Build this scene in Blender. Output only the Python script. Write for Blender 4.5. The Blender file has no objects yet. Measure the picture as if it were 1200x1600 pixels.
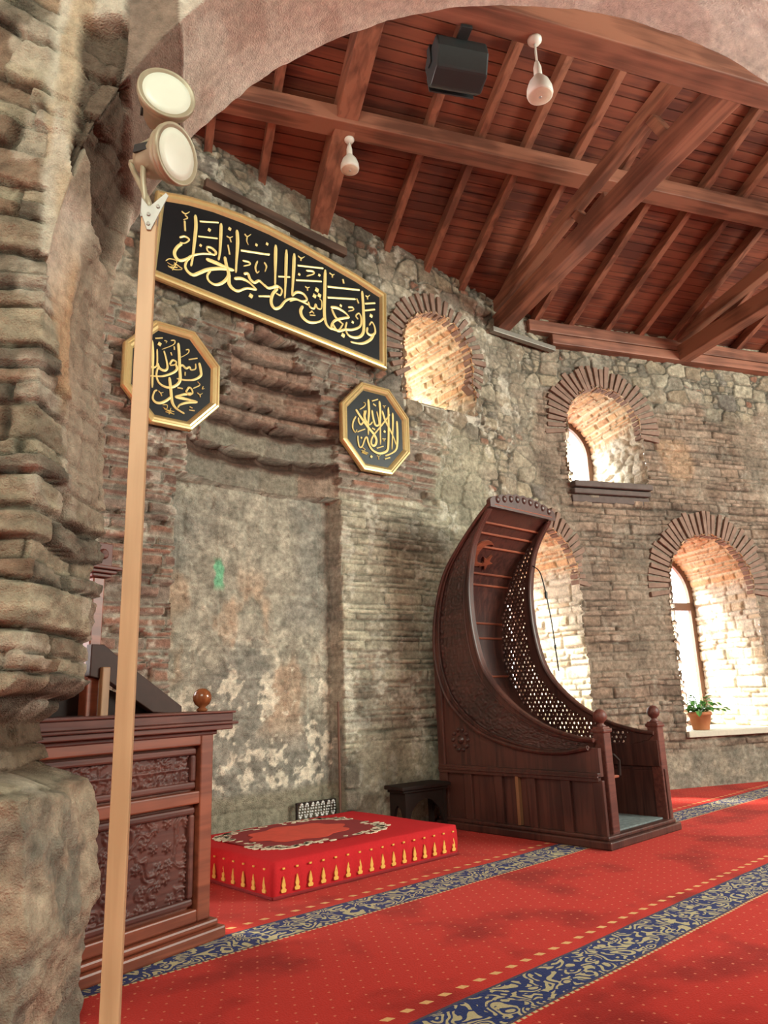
import bpy, bmesh, math, random
import numpy as np
from mathutils import Vector, Matrix

SC = bpy.context.scene
COL = SC.collection
R = math.radians
random.seed(7)
rng = np.random.default_rng(11)

# ------------------------------------------------------------------ camera, sky, lamps, exposure
FPX = 1150.0                                   # focal length in pixels of the 1200 x 1600 frame
YAW, PITCH, ROLL, EYE = R(47.0), R(14.0), R(-2.0), 1.5
def make_camera():
    f0 = Vector((math.cos(YAW), math.sin(YAW), 0)); r0 = Vector((math.sin(YAW), -math.cos(YAW), 0)); z = Vector((0, 0, 1))
    f = f0*math.cos(PITCH) + z*math.sin(PITCH); u = -f0*math.sin(PITCH) + z*math.cos(PITCH)
    r = r0*math.cos(ROLL) + u*math.sin(ROLL); u2 = -r0*math.sin(ROLL) + u*math.cos(ROLL)
    cam = bpy.data.cameras.new('camera'); cam.sensor_fit = 'VERTICAL'; cam.sensor_height = 32.0
    cam.lens = 32.0*FPX/1600.0; cam.clip_start = 0.05; cam.clip_end = 300
    o = bpy.data.objects.new('camera', cam); COL.objects.link(o)
    m = Matrix((r, u2, -f)).transposed().to_4x4(); m.translation = (0, 0, EYE); o.matrix_world = m
    SC.camera = o
make_camera()
SC.view_settings.view_transform = 'Standard'; SC.view_settings.look = 'None'
SC.view_settings.gamma = 1.0; SC.view_settings.use_curve_mapping = False
SC.view_settings.exposure = 1.0
SC.cycles.max_bounces = 10; SC.cycles.diffuse_bounces = 6; SC.cycles.glossy_bounces = 4; SC.cycles.transparent_max_bounces = 12
SC.cycles.use_denoising = True; SC.cycles.sample_clamp_indirect = 6.0
try: SC.cycles.denoiser = 'OPENIMAGEDENOISE'
except Exception: pass

W = bpy.data.worlds.new('sky'); SC.world = W; W.use_nodes = True
W.node_tree.nodes['Background'].inputs['Color'].default_value = (1.0, 0.985, 0.95, 1)
W.node_tree.nodes['Background'].inputs['Strength'].default_value = 6.0

NAVE_W, HALL_W = 380, 1000
AE = R(-24.0)                                   # direction of the far wall and of the eaves
E2 = Vector((math.cos(AE), math.sin(AE), 0)); N2 = Vector((-math.sin(AE), math.cos(AE), 0))
def aim(o, d): o.rotation_euler = Vector(d).to_track_quat('-Z', 'Y').to_euler()
def sun(d, strength, color, angle):
    l = bpy.data.lights.new('sun', 'SUN'); l.energy = strength; l.color = color; l.angle = R(angle)
    o = bpy.data.objects.new('sun', l); COL.objects.link(o); aim(o, d); return o
sun(E2*0.75 - N2*0.70 + Vector((0, 0, -1.0)), 16.0, (1.0, 0.92, 0.74), 9.0)
def area(name, loc, d, sx, sy, power, color):
    l = bpy.data.lights.new(name, 'AREA'); l.shape = 'RECTANGLE'; l.size = sx; l.size_y = sy; l.energy = power; l.color = color
    o = bpy.data.objects.new(name, l); COL.objects.link(o); o.location = loc; aim(o, d); return o
# unseen area lights added as fill: behind the photographer, and towards the far wall
area('nave_fill', (-3.2, -3.4, 7.6), (1, 1.1, -0.75), 5, 3, NAVE_W, (0.90, 1.0, 0.84))
area('hall_fill', (11.5, -4.6, 5.2), (-0.62, 1.0, -0.10), 5, 3.5, HALL_W, (0.93, 1.0, 0.88))

# ------------------------------------------------------------------ small tools
def setp(o, label=None, cat=None, group=None, kind=None):
    if label: o['label'] = label
    if cat: o['category'] = cat
    if group: o['group'] = group
    if kind: o['kind'] = kind
    return o
def empty(name, loc=(0, 0, 0), rz=0.0, **k):
    o = bpy.data.objects.new(name, None); COL.objects.link(o); o.location = loc; o.rotation_euler = (0, 0, rz)
    o.empty_display_size = 0.1
    return setp(o, **k)
def link(name, me, mat=None, parent=None, smooth=False, **k):
    o = bpy.data.objects.new(name, me); COL.objects.link(o)
    if mat and not me.materials: me.materials.append(mat)
    if parent: o.parent = parent
    if smooth: me.polygons.foreach_set('use_smooth', [True]*len(me.polygons))
    return setp(o, **k)
class MB:
    """collects simple shapes into one mesh"""
    def __init__(s): s.v = []; s.f = []
    def add(s, v, f):
        n = len(s.v); s.v += [tuple(p) for p in v]; s.f += [tuple(i+n for i in q) for q in f]
    def box(s, lo, hi, M=None):
        x0, y0, z0 = lo; x1, y1, z1 = hi
        v = [(x0,y0,z0),(x1,y0,z0),(x1,y1,z0),(x0,y1,z0),(x0,y0,z1),(x1,y0,z1),(x1,y1,z1),(x0,y1,z1)]
        if M: v = [M @ Vector(p) for p in v]
        s.add(v, [(0,3,2,1),(4,5,6,7),(0,1,5,4),(1,2,6,5),(2,3,7,6),(3,0,4,7)])
    def beam(s, a, b, w, h, up=(0, 0, 1)):
        a, b = Vector(a), Vector(b); d = (b-a).normalized(); x = d.cross(Vector(up)).normalized(); y = x.cross(d).normalized()
        v = []
        for p in (a, b):
            for sx, sy in ((-1,-1),(1,-1),(1,1),(-1,1)): v.append(p + x*sx*w/2 + y*sy*h/2)
        s.add(v, [(3,2,1,0),(4,5,6,7),(0,1,5,4),(1,2,6,5),(2,3,7,6),(3,0,4,7)])
    def tube(s, pts, r, n=8, close=False):
        pts = [Vector(p) for p in pts]; m = len(pts); rr = r if isinstance(r, (list, tuple)) else [r]*m
        v = []; prev = None
        for i, p in enumerate(pts):
            d = (pts[min(i+1, m-1)] - pts[max(i-1, 0)]).normalized()
            if prev is None: x = d.orthogonal().normalized()
            else: x = (prev - d*prev.dot(d)).normalized()
            prev = x; y = d.cross(x)
            for k in range(n):
                a = 2*math.pi*k/n; v.append(p + (x*math.cos(a) + y*math.sin(a))*rr[i])
        f = [(i*n+k, i*n+(k+1)%n, (i+1)*n+(k+1)%n, (i+1)*n+k) for i in range(m-1) for k in range(n)]
        f += [tuple(range(n-1, -1, -1)), tuple((m-1)*n+k for k in range(n))]
        s.add(v, f)
    def lathe(s, prof, c=(0, 0, 0), n=24, M=None):
        v = []; f = []; m = len(prof)
        for r, z in prof:
            for k in range(n):
                a = 2*math.pi*k/n; p = Vector((c[0]+r*math.cos(a), c[1]+r*math.sin(a), c[2]+z)); v.append(M @ p if M else p)
        f = [(i*n+k, i*n+(k+1)%n, (i+1)*n+(k+1)%n, (i+1)*n+k) for i in range(m-1) for k in range(n)]
        f += [tuple(range(n-1, -1, -1)), tuple((m-1)*n+k for k in range(n))]
        s.add(v, f)
    def prism(s, poly, fn, d0, d1):
        """poly: 2d points, fn(a,b,d)->3d; extruded from d0 to d1 (ngon caps are triangulated later)"""
        n = len(poly); v = [fn(a, b, d0) for a, b in poly] + [fn(a, b, d1) for a, b in poly]
        s.add(v, [tuple(range(n-1, -1, -1)), tuple(range(n, 2*n))] + [(i, (i+1) % n, n+(i+1) % n, n+i) for i in range(n)])
    def build(s, name, mat, parent=None, smooth=False, bevel=0.0, tri=False, **k):
        me = bpy.data.meshes.new(name); me.from_pydata(s.v, [], s.f)
        bm = bmesh.new(); bm.from_mesh(me)
        if tri: bmesh.ops.triangulate(bm, faces=[f for f in bm.faces if len(f.verts) > 4])
        bmesh.ops.recalc_face_normals(bm, faces=bm.faces)
        bm.to_mesh(me); bm.free()
        o = link(name, me, mat, parent, smooth, **k)
        if bevel:
            b = o.modifiers.new('bevel', 'BEVEL'); b.width = bevel; b.segments = 2; b.limit_method = 'ANGLE'; b.angle_limit = R(40)
        return o

def u01(a, b, seed):
    a = np.asarray(a).astype(np.int64); b = np.asarray(b).astype(np.int64)
    h = (a*374761393 + b*668265263 + seed*2147483647) & 0xffffffff
    h = ((h ^ (h >> 13))*1274126177) & 0xffffffff; h = ((h ^ (h >> 15))*2246822519) & 0xffffffff
    return ((h ^ (h >> 16)) & 0xffffff)/float(0x1000000)
def vnoise(x, y, seed=0):
    xi = np.floor(x); yi = np.floor(y); fx = x-xi; fy = y-yi; fx = fx*fx*(3-2*fx); fy = fy*fy*(3-2*fy)
    a = u01(xi, yi, seed); b = u01(xi+1, yi, seed); c = u01(xi, yi+1, seed); d = u01(xi+1, yi+1, seed)
    return (a*(1-fx)+b*fx)*(1-fy) + (c*(1-fx)+d*fx)*fy
def fbm(x, y, seed=0, o=4):
    t = 0; a = 0.5
    for i in range(o): t = t + a*vnoise(x*2**i, y*2**i, seed+i*17); a *= 0.5
    return t/(1-0.5**o)
def sst(a, b, x): t = np.clip((x-a)/(b-a), 0, 1); return t*t*(3-2*t)
def courses(s, z, h, w, seed, wob=0.02):
    """irregular coursed masonry: edge distance (m), stone id"""
    z = z + wob*(fbm(s*1.3, z*1.3, seed+5, 3)-0.5)*2 + 0.35*wob*(vnoise(s*6, z*6, seed+6)-0.5)
    k = z/h; k = k + 0.35*np.sin(k*1.7+seed) ; row = np.floor(k); fr = k-row
    ww = w*(0.7+0.7*u01(row, row*0, seed+1)); u = s/ww + 13.7*u01(row, row*0+3, seed+2)
    u = u + 0.25*np.sin(u*2.1+row); b = np.floor(u); fu = u-b
    ed = np.minimum(np.minimum(fr, 1-fr)*h, np.minimum(fu, 1-fu)*ww*0.9)
    return ed, row, b
def rubble(s, z, w, h, seed):
    x = s/w + 0.35*(fbm(s*2, z*2, seed+9, 3)-0.5); y = z/h + 0.35*(fbm(s*2+7, z*2, seed+8, 3)-0.5)
    xi = np.floor(x); yi = np.floor(y); f1 = np.full(x.shape, 9.0); f2 = np.full(x.shape, 9.0); ia = np.zeros_like(x); ib = np.zeros_like(x)
    for dx in (-1, 0, 1):
        for dy in (-1, 0, 1):
            cx = xi+dx; cy = yi+dy; px = cx+0.15+0.7*u01(cx, cy, seed); py = cy+0.15+0.7*u01(cx, cy, seed+1)
            d = np.maximum(np.abs(x-px), np.abs(y-py))*0.6 + 0.4*np.hypot(x-px, y-py)
            m = d < f1; f2 = np.where(m, f1, np.minimum(f2, d)); ia = np.where(m, cx, ia); ib = np.where(m, cy, ib); f1 = np.where(m, d, f1)
    return (f2-f1)*0.5*min(w, h), ia, ib
def mixc(c0, c1, t): t = np.asarray(t)[..., None]; return np.asarray(c0)*(1-t) + np.asarray(c1)*t
def sheet(name, P, C, mat, keep=None, parent=None, flip=False, **k):
    """grid of points P (ny,nx,3) with an albedo C (ny,nx,3); keep masks the quads"""
    ny, nx = P.shape[:2]; idx = np.arange(ny*nx).reshape(ny, nx)
    q = np.stack([idx[:-1, :-1], idx[:-1, 1:], idx[1:, 1:], idx[1:, :-1]], -1)
    if flip: q = q[..., ::-1]
    q = q[keep] if keep is not None else q.reshape(-1, 4)
    me = bpy.data.meshes.new(name); me.vertices.add(ny*nx); me.vertices.foreach_set('co', P.reshape(-1).astype(np.float32))
    n = len(q); me.loops.add(n*4); me.polygons.add(n); me.loops.foreach_set('vertex_index', q.reshape(-1).astype(np.int32))
    me.polygons.foreach_set('loop_start', np.arange(0, n*4, 4, dtype=np.int32)); me.update(calc_edges=True)
    a = me.attributes.new('stone', 'FLOAT_COLOR', 'POINT'); a.data.foreach_set('color', np.concatenate([C, np.ones(C.shape[:2]+(1,))], -1).reshape(-1).astype(np.float32))
    me.polygons.foreach_set('use_smooth', np.ones(n, dtype=bool)); me.validate()
    return link(name, me, mat, parent, **k)

# ------------------------------------------------------------------ materials
def newmat(name):
    m = bpy.data.materials.new(name); m.use_nodes = True; t = m.node_tree; b = t.nodes['Principled BSDF']; return m, t, b
def nd(t, typ, **k):
    n = t.nodes.new(typ)
    for a, v in k.items():
        if a in n.inputs: n.inputs[a].default_value = v
        else: setattr(n, a, v)
    return n
def plain(name, col, rough=0.6, metal=0.0, var=0.15, scale=20, bump=0.0, spec=0.4):
    m, t, b = newmat(name); tc = nd(t, 'ShaderNodeTexCoord'); n = nd(t, 'ShaderNodeTexNoise', Scale=scale, Detail=4)
    t.links.new(tc.outputs['Object'], n.inputs['Vector'])
    mr = nd(t, 'ShaderNodeMapRange'); mr.inputs['To Min'].default_value = 1-var; mr.inputs['To Max'].default_value = 1+var
    t.links.new(n.outputs['Fac'], mr.inputs['Value'])
    mx = nd(t, 'ShaderNodeVectorMath', operation='SCALE'); mx.inputs[0].default_value = col[:3]; t.links.new(mr.outputs[0], mx.inputs['Scale'])
    t.links.new(mx.outputs[0], b.inputs['Base Color'])
    b.inputs['Roughness'].default_value = rough; b.inputs['Metallic'].default_value = metal; b.inputs['Specular IOR Level'].default_value = spec
    if bump:
        bp = nd(t, 'ShaderNodeBump', Strength=bump, Distance=0.01); t.links.new(n.outputs['Fac'], bp.inputs['Height']); t.links.new(bp.outputs[0], b.inputs['Normal'])
    return m
def wood(name, c0, c1, axis=0, scale=6.0, rough=0.45, bump=0.15, spec=0.4):
    m, t, b = newmat(name); tc = nd(t, 'ShaderNodeTexCoord'); mp = nd(t, 'ShaderNodeMapping'); t.links.new(tc.outputs['Object'], mp.inputs['Vector'])
    sc = [scale*4]*3; sc[axis] = scale*0.25; mp.inputs['Scale'].default_value = sc
    n = nd(t, 'ShaderNodeTexNoise', Scale=1.0, Detail=6, Distortion=0.6); t.links.new(mp.outputs[0], n.inputs['Vector'])
    n2 = nd(t, 'ShaderNodeTexNoise', Scale=1.3, Detail=2); t.links.new(tc.outputs['Object'], n2.inputs['Vector'])
    ad = nd(t, 'ShaderNodeMath', operation='ADD'); t.links.new(n.outputs['Fac'], ad.inputs[0]); t.links.new(n2.outputs['Fac'], ad.inputs[1])
    rp = nd(t, 'ShaderNodeValToRGB'); rp.color_ramp.elements[0].position = 0.75; rp.color_ramp.elements[1].position = 1.3/1.0 if False else 1.0
    rp.color_ramp.elements[0].color = (*c0, 1); rp.color_ramp.elements[1].color = (*c1, 1)
    sb = nd(t, 'ShaderNodeMath', operation='MULTIPLY'); sb.inputs[1].default_value = 0.9; t.links.new(ad.outputs[0], sb.inputs[0]); t.links.new(sb.outputs[0], rp.inputs[0])
    t.links.new(rp.outputs[0], b.inputs['Base Color']); b.inputs['Roughness'].default_value = rough; b.inputs['Specular IOR Level'].default_value = spec
    bp = nd(t, 'ShaderNodeBump', Strength=bump, Distance=0.01); t.links.new(n.outputs['Fac'], bp.inputs['Height']); t.links.new(bp.outputs[0], b.inputs['Normal'])
    return m
def stone_mat(name, scale=14.0, bump=0.6, var=0.35, rough=0.9):
    m, t, b = newmat(name); at = nd(t, 'ShaderNodeAttribute', attribute_name='stone'); tc = nd(t, 'ShaderNodeTexCoord')
    n = nd(t, 'ShaderNodeTexNoise', Scale=scale, Detail=8, Roughness=0.7); t.links.new(tc.outputs['Object'], n.inputs['Vector'])
    n2 = nd(t, 'ShaderNodeTexNoise', Scale=scale*6, Detail=3); t.links.new(tc.outputs['Object'], n2.inputs['Vector'])
    mr = nd(t, 'ShaderNodeMapRange'); mr.inputs['From Min'].default_value = 0.3; mr.inputs['From Max'].default_value = 0.7
    mr.inputs['To Min'].default_value = 1-var; mr.inputs['To Max'].default_value = 1+var; t.links.new(n.outputs['Fac'], mr.inputs['Value'])
    mx = nd(t, 'ShaderNodeVectorMath', operation='SCALE'); t.links.new(at.outputs['Color'], mx.inputs[0]); t.links.new(mr.outputs[0], mx.inputs['Scale'])
    t.links.new(mx.outputs[0], b.inputs['Base Color']); b.inputs['Roughness'].default_value = rough; b.inputs['Specular IOR Level'].default_value = 0.2
    ad = nd(t, 'ShaderNodeMath', operation='ADD'); t.links.new(n.outputs['Fac'], ad.inputs[0]); t.links.new(n2.outputs['Fac'], ad.inputs[1])
    bp = nd(t, 'ShaderNodeBump', Strength=bump, Distance=0.02); t.links.new(ad.outputs[0], bp.inputs['Height']); t.links.new(bp.outputs[0], b.inputs['Normal'])
    return m
M_STONE = stone_mat('old_masonry', scale=17, bump=0.8, var=0.45)
M_PLASTER = stone_mat('old_plaster', scale=17, bump=0.75, var=0.30)
M_BRICK = plain('brick', (0.22, 0.14, 0.108), 0.9, var=0.45, scale=9, bump=0.5, spec=0.2)
M_CEIL = wood('red_brown_boards', (0.085, 0.022, 0.013), (0.19, 0.052, 0.027), 0, 3.0, 0.6)
M_BEAM_E = wood('beam_wood_along_eaves', (0.12, 0.043, 0.026), (0.27, 0.105, 0.064), 0, 3.0, 0.55)
M_BEAM_N = wood('beam_wood_down_slope', (0.12, 0.042, 0.025), (0.27, 0.105, 0.062), 1, 3.0, 0.55)
M_DARKWOOD = wood('dark_pulpit_wood', (0.034, 0.012, 0.010), (0.078, 0.027, 0.020), 2, 5.0, 0.42, 0.1, 0.4)
M_DARKCARVE = wood('carved_pulpit_wood', (0.032, 0.013, 0.011), (0.065, 0.025, 0.020), 1, 6.0, 0.4, 0.2, 0.5)
M_CHAIR = wood('mahogany', (0.15, 0.036, 0.018), (0.26, 0.068, 0.033), 0, 4.0, 0.42, 0.1, 0.5)
M_CHAIRCARVE = wood('carved_mahogany', (0.075, 0.021, 0.016), (0.13, 0.040, 0.029), 0, 6.0, 0.5, 0.2, 0.35)
M_BLACKWOOD = plain('near_black_wood', (0.020, 0.011, 0.009), 0.7, var=0.3, spec=0.2)
M_POLE = wood('pale_timber', (0.44, 0.27, 0.145), (0.56, 0.36, 0.205), 2, 3.0, 0.5, 0.05)
M_GOLD = plain('gilt', (0.62, 0.47, 0.22), 0.34, 0.55, var=0.12)
M_GOLDLET = plain('gold_lettering', (0.84, 0.68, 0.28), 0.4, 0.15, var=0.06)
M_BLACK = plain('black_velvet_board', (0.006, 0.007, 0.009), 0.4, var=0.2, spec=0.35)
M_WHITE = plain('white_enamel', (0.62, 0.60, 0.54), 0.4, var=0.05)
M_LENS = plain('frosted_lamp_glass', (0.66, 0.68, 0.58), 0.35, var=0.04)
M_HOUSING = plain('cream_metal_housing', (0.34, 0.29, 0.20), 0.42, 0.2, var=0.12)
M_STEEL = plain('bare_steel', (0.36, 0.34, 0.31), 0.5, 0.3, var=0.2)
M_GREYMETAL = plain('grey_metal', (0.22, 0.20, 0.17), 0.5, 0.4)
M_SPEAKER = plain('black_speaker_plastic', (0.020, 0.024, 0.025), 0.5, var=0.15)
M_FRAMEWOOD = plain('brown_window_frame', (0.16, 0.085, 0.055), 0.5, var=0.2)
M_POT = plain('terracotta', (0.50, 0.19, 0.085), 0.8, var=0.1)
M_SOIL = plain('soil', (0.04, 0.025, 0.018), 1.0)
M_LEAF = plain('leaf', (0.07, 0.22, 0.04), 0.5, var=0.5, scale=6)
M_OLDBEAM = wood('old_dark_beam', (.05, .026, .017), (.10, .052, .034), 0, 3.0, .7)
M_SLOPE = plain('dark_brown_board', (.040, .015, .010), .55, var=.3, spec=.25)
M_BROWNPAINT = plain('brown_painted_plaster', (.17, .125, .10), .7, var=.3, scale=5, bump=.3)
M_CREAM = plain('cream_thread', (0.62, 0.52, 0.38), 0.9)
M_YELLOW = plain('gold_thread', (0.66, 0.36, 0.07), 0.8)
M_MAROON = plain('maroon_cloth', (0.20, 0.012, 0.014), 0.95)
M_REDCLOTH = plain('red_cloth', (0.44, 0.018, 0.022), 0.9, var=0.15, scale=60, bump=0.2, spec=0.1)
M_ORANGERED = plain('orange_red_cloth', (0.52, 0.055, 0.030), 0.95, var=0.2, scale=12)
M_SILL = plain('pale_sill_stone', (0.50, 0.46, 0.38), 0.85, var=0.15)
M_DARKSILL = plain('dark_sill_brick', (0.11, 0.082, 0.074), 0.85, var=0.35, scale=8, bump=0.4)
def glass():
    m, t, b = newmat('window_glass'); out = t.nodes['Material Output']; tr = nd(t, 'ShaderNodeBsdfTransparent'); gl = nd(t, 'ShaderNodeBsdfGlossy', Roughness=0.05)
    mx = nd(t, 'ShaderNodeMixShader'); mx.inputs[0].default_value = 0.06
    t.links.new(tr.outputs[0], mx.inputs[1]); t.links.new(gl.outputs[0], mx.inputs[2]); t.links.new(mx.outputs[0], out.inputs['Surface']); return m
M_GLASS = glass()
def carpet():
    m, t, b = newmat('red_mosque_carpet'); L = t.links.new
    tc = nd(t, 'ShaderNodeTexCoord'); sp = nd(t, 'ShaderNodeSeparateXYZ'); L(tc.outputs['Object'], sp.inputs[0])
    def mth(op, a, b_=None, c=None):
        n = nd(t, 'ShaderNodeMath', operation=op)
        for i, v in enumerate((a, b_, c)):
            if v is None: continue
            if isinstance(v, (int, float)): n.inputs[i].default_value = v
            else: L(v, n.inputs[i])
        return n.outputs[0]
    def band(x, lo, hi): return mth('MULTIPLY', mth('GREATER_THAN', x, lo), mth('LESS_THAN', x, hi))
    X, Y = sp.outputs['X'], sp.outputs['Y']
    wn = nd(t, 'ShaderNodeTexNoise', Scale=0.8); L(tc.outputs['Object'], wn.inputs['Vector'])
    Yw = mth('ADD', Y, mth('MULTIPLY', mth('SUBTRACT', wn.outputs['Fac'], 0.5), 0.05))
    row = mth('FLOORED_MODULO', mth('ADD', Yw, 1.21), 1.86)          # 0..1.86 from the lower edge of a stripe
    stripe = band(row, 1.86-0.36+0.36-0.0-0.0, 9) if False else band(row, 0.0, 0.35)
    # shift so that a stripe runs Y = 2.50..2.85 and 4.36..4.71
    edge = mth('ADD', band(row, 0.0, 0.018), band(row, 0.332, 0.35))
    # arabesque of pale scrolls on blue
    vo = nd(t, 'ShaderNodeTexVoronoi', Scale=4.2, feature='SMOOTH_F1'); vo.inputs['Smoothness'].default_value = 0.3
    dn = nd(t, 'ShaderNodeTexNoise', Scale=3.2, Detail=1); L(tc.outputs['Object'], dn.inputs['Vector'])
    vm = nd(t, 'ShaderNodeVectorMath', operation='ADD'); L(tc.outputs['Object'], vm.inputs[0]); L(dn.outputs['Color'], vm.inputs[1]); L(vm.outputs[0], vo.inputs['Vector'])
    scroll = mth('GREATER_THAN', mth('SINE', mth('MULTIPLY', vo.outputs['Distance'], 32.0)), 0.0)
    n2 = nd(t, 'ShaderNodeTexNoise', Scale=15.0, Detail=1); L(tc.outputs['Object'], n2.inputs['Vector'])
    scroll = mth('MULTIPLY', scroll, mth('GREATER_THAN', n2.outputs['Fac'], 0.43))
    # small dots and the dashes beside each stripe
    def cell(v, p): return mth('ABSOLUTE', mth('SUBTRACT', mth('FLOORED_MODULO', v, p), p/2))
    off = mth('MULTIPLY', mth('FLOOR', mth('DIVIDE', Y, 0.085)), 0.055)
    dots = mth('MULTIPLY', mth('LESS_THAN', cell(mth('ADD', X, off), 0.11), 0.0065), mth('LESS_THAN', cell(Y, 0.085), 0.0065))
    dots = mth('MULTIPLY', dots, band(row, 0.55, 1.80))
    dash = mth('MULTIPLY', mth('LESS_THAN', cell(mth('ADD', X, mth('MULTIPLY', row, 0.5)), 0.135), 0.026), band(row, 0.435, 0.475))
    tips = mth('MULTIPLY', mth('LESS_THAN', cell(X, 0.045), 0.014), band(row, 1.843, 1.86))
    cn = nd(t, 'ShaderNodeTexNoise', Scale=1.6, Detail=3, Roughness=0.5); L(tc.outputs['Object'], cn.inputs['Vector'])
    fn = nd(t, 'ShaderNodeTexNoise', Scale=90.0, Detail=2); L(tc.outputs['Object'], fn.inputs['Vector'])
    rp = nd(t, 'ShaderNodeValToRGB'); rp.color_ramp.elements[0].position = 0.34; rp.color_ramp.elements[1].position = 0.50
    rp.color_ramp.elements[0].color = (0.25, 0.012, 0.010, 1); rp.color_ramp.elements[1].color = (0.43, 0.024, 0.018, 1); L(cn.outputs['Fac'], rp.inputs[0])
    def mix(f, a, b_):
        n = nd(t, 'ShaderNodeMix', data_type='RGBA')
        L(f, n.inputs[0])
        for i, v in ((6, a), (7, b_)):
            if isinstance(v, tuple): n.inputs[i].default_value = v
            else: L(v, n.inputs[i])
        return n.outputs[2]
    blue = mix(scroll, (0.008, 0.028, 0.115, 1), (0.40, 0.35, 0.20, 1))
    c = mix(dots, rp.outputs[0], (0.55, 0.17, 0.10, 1)); c = mix(dash, c, (0.62, 0.36, 0.15, 1)); c = mix(tips, c, (0.55, 0.40, 0.2, 1))
    c = mix(stripe, c, blue); c = mix(edge, c, (0.05, 0.05, 0.08, 1))
    mr = nd(t, 'ShaderNodeMapRange'); mr.inputs['To Min'].default_value = 0.75; mr.inputs['To Max'].default_value = 1.2; L(fn.outputs['Fac'], mr.inputs['Value'])
    vs = nd(t, 'ShaderNodeVectorMath', operation='SCALE'); L(c, vs.inputs[0]); L(mr.outputs[0], vs.inputs['Scale']); L(vs.outputs[0], b.inputs['Base Color'])
    b.inputs['Roughness'].default_value = 0.95; b.inputs['Specular IOR Level'].default_value = 0.1
    try: b.inputs['Sheen Weight'].default_value = 0.08; b.inputs['Sheen Roughness'].default_value = 0.4; b.inputs['Sheen Tint'].default_value = (1, 0.6, 0.5, 1)
    except Exception: pass
    bp = nd(t, 'ShaderNodeBump', Strength=0.5, Distance=0.01); L(fn.outputs['Fac'], bp.inputs['Height']); L(bp.outputs[0], b.inputs['Normal'])
    return m
M_CARPET = carpet()

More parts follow.
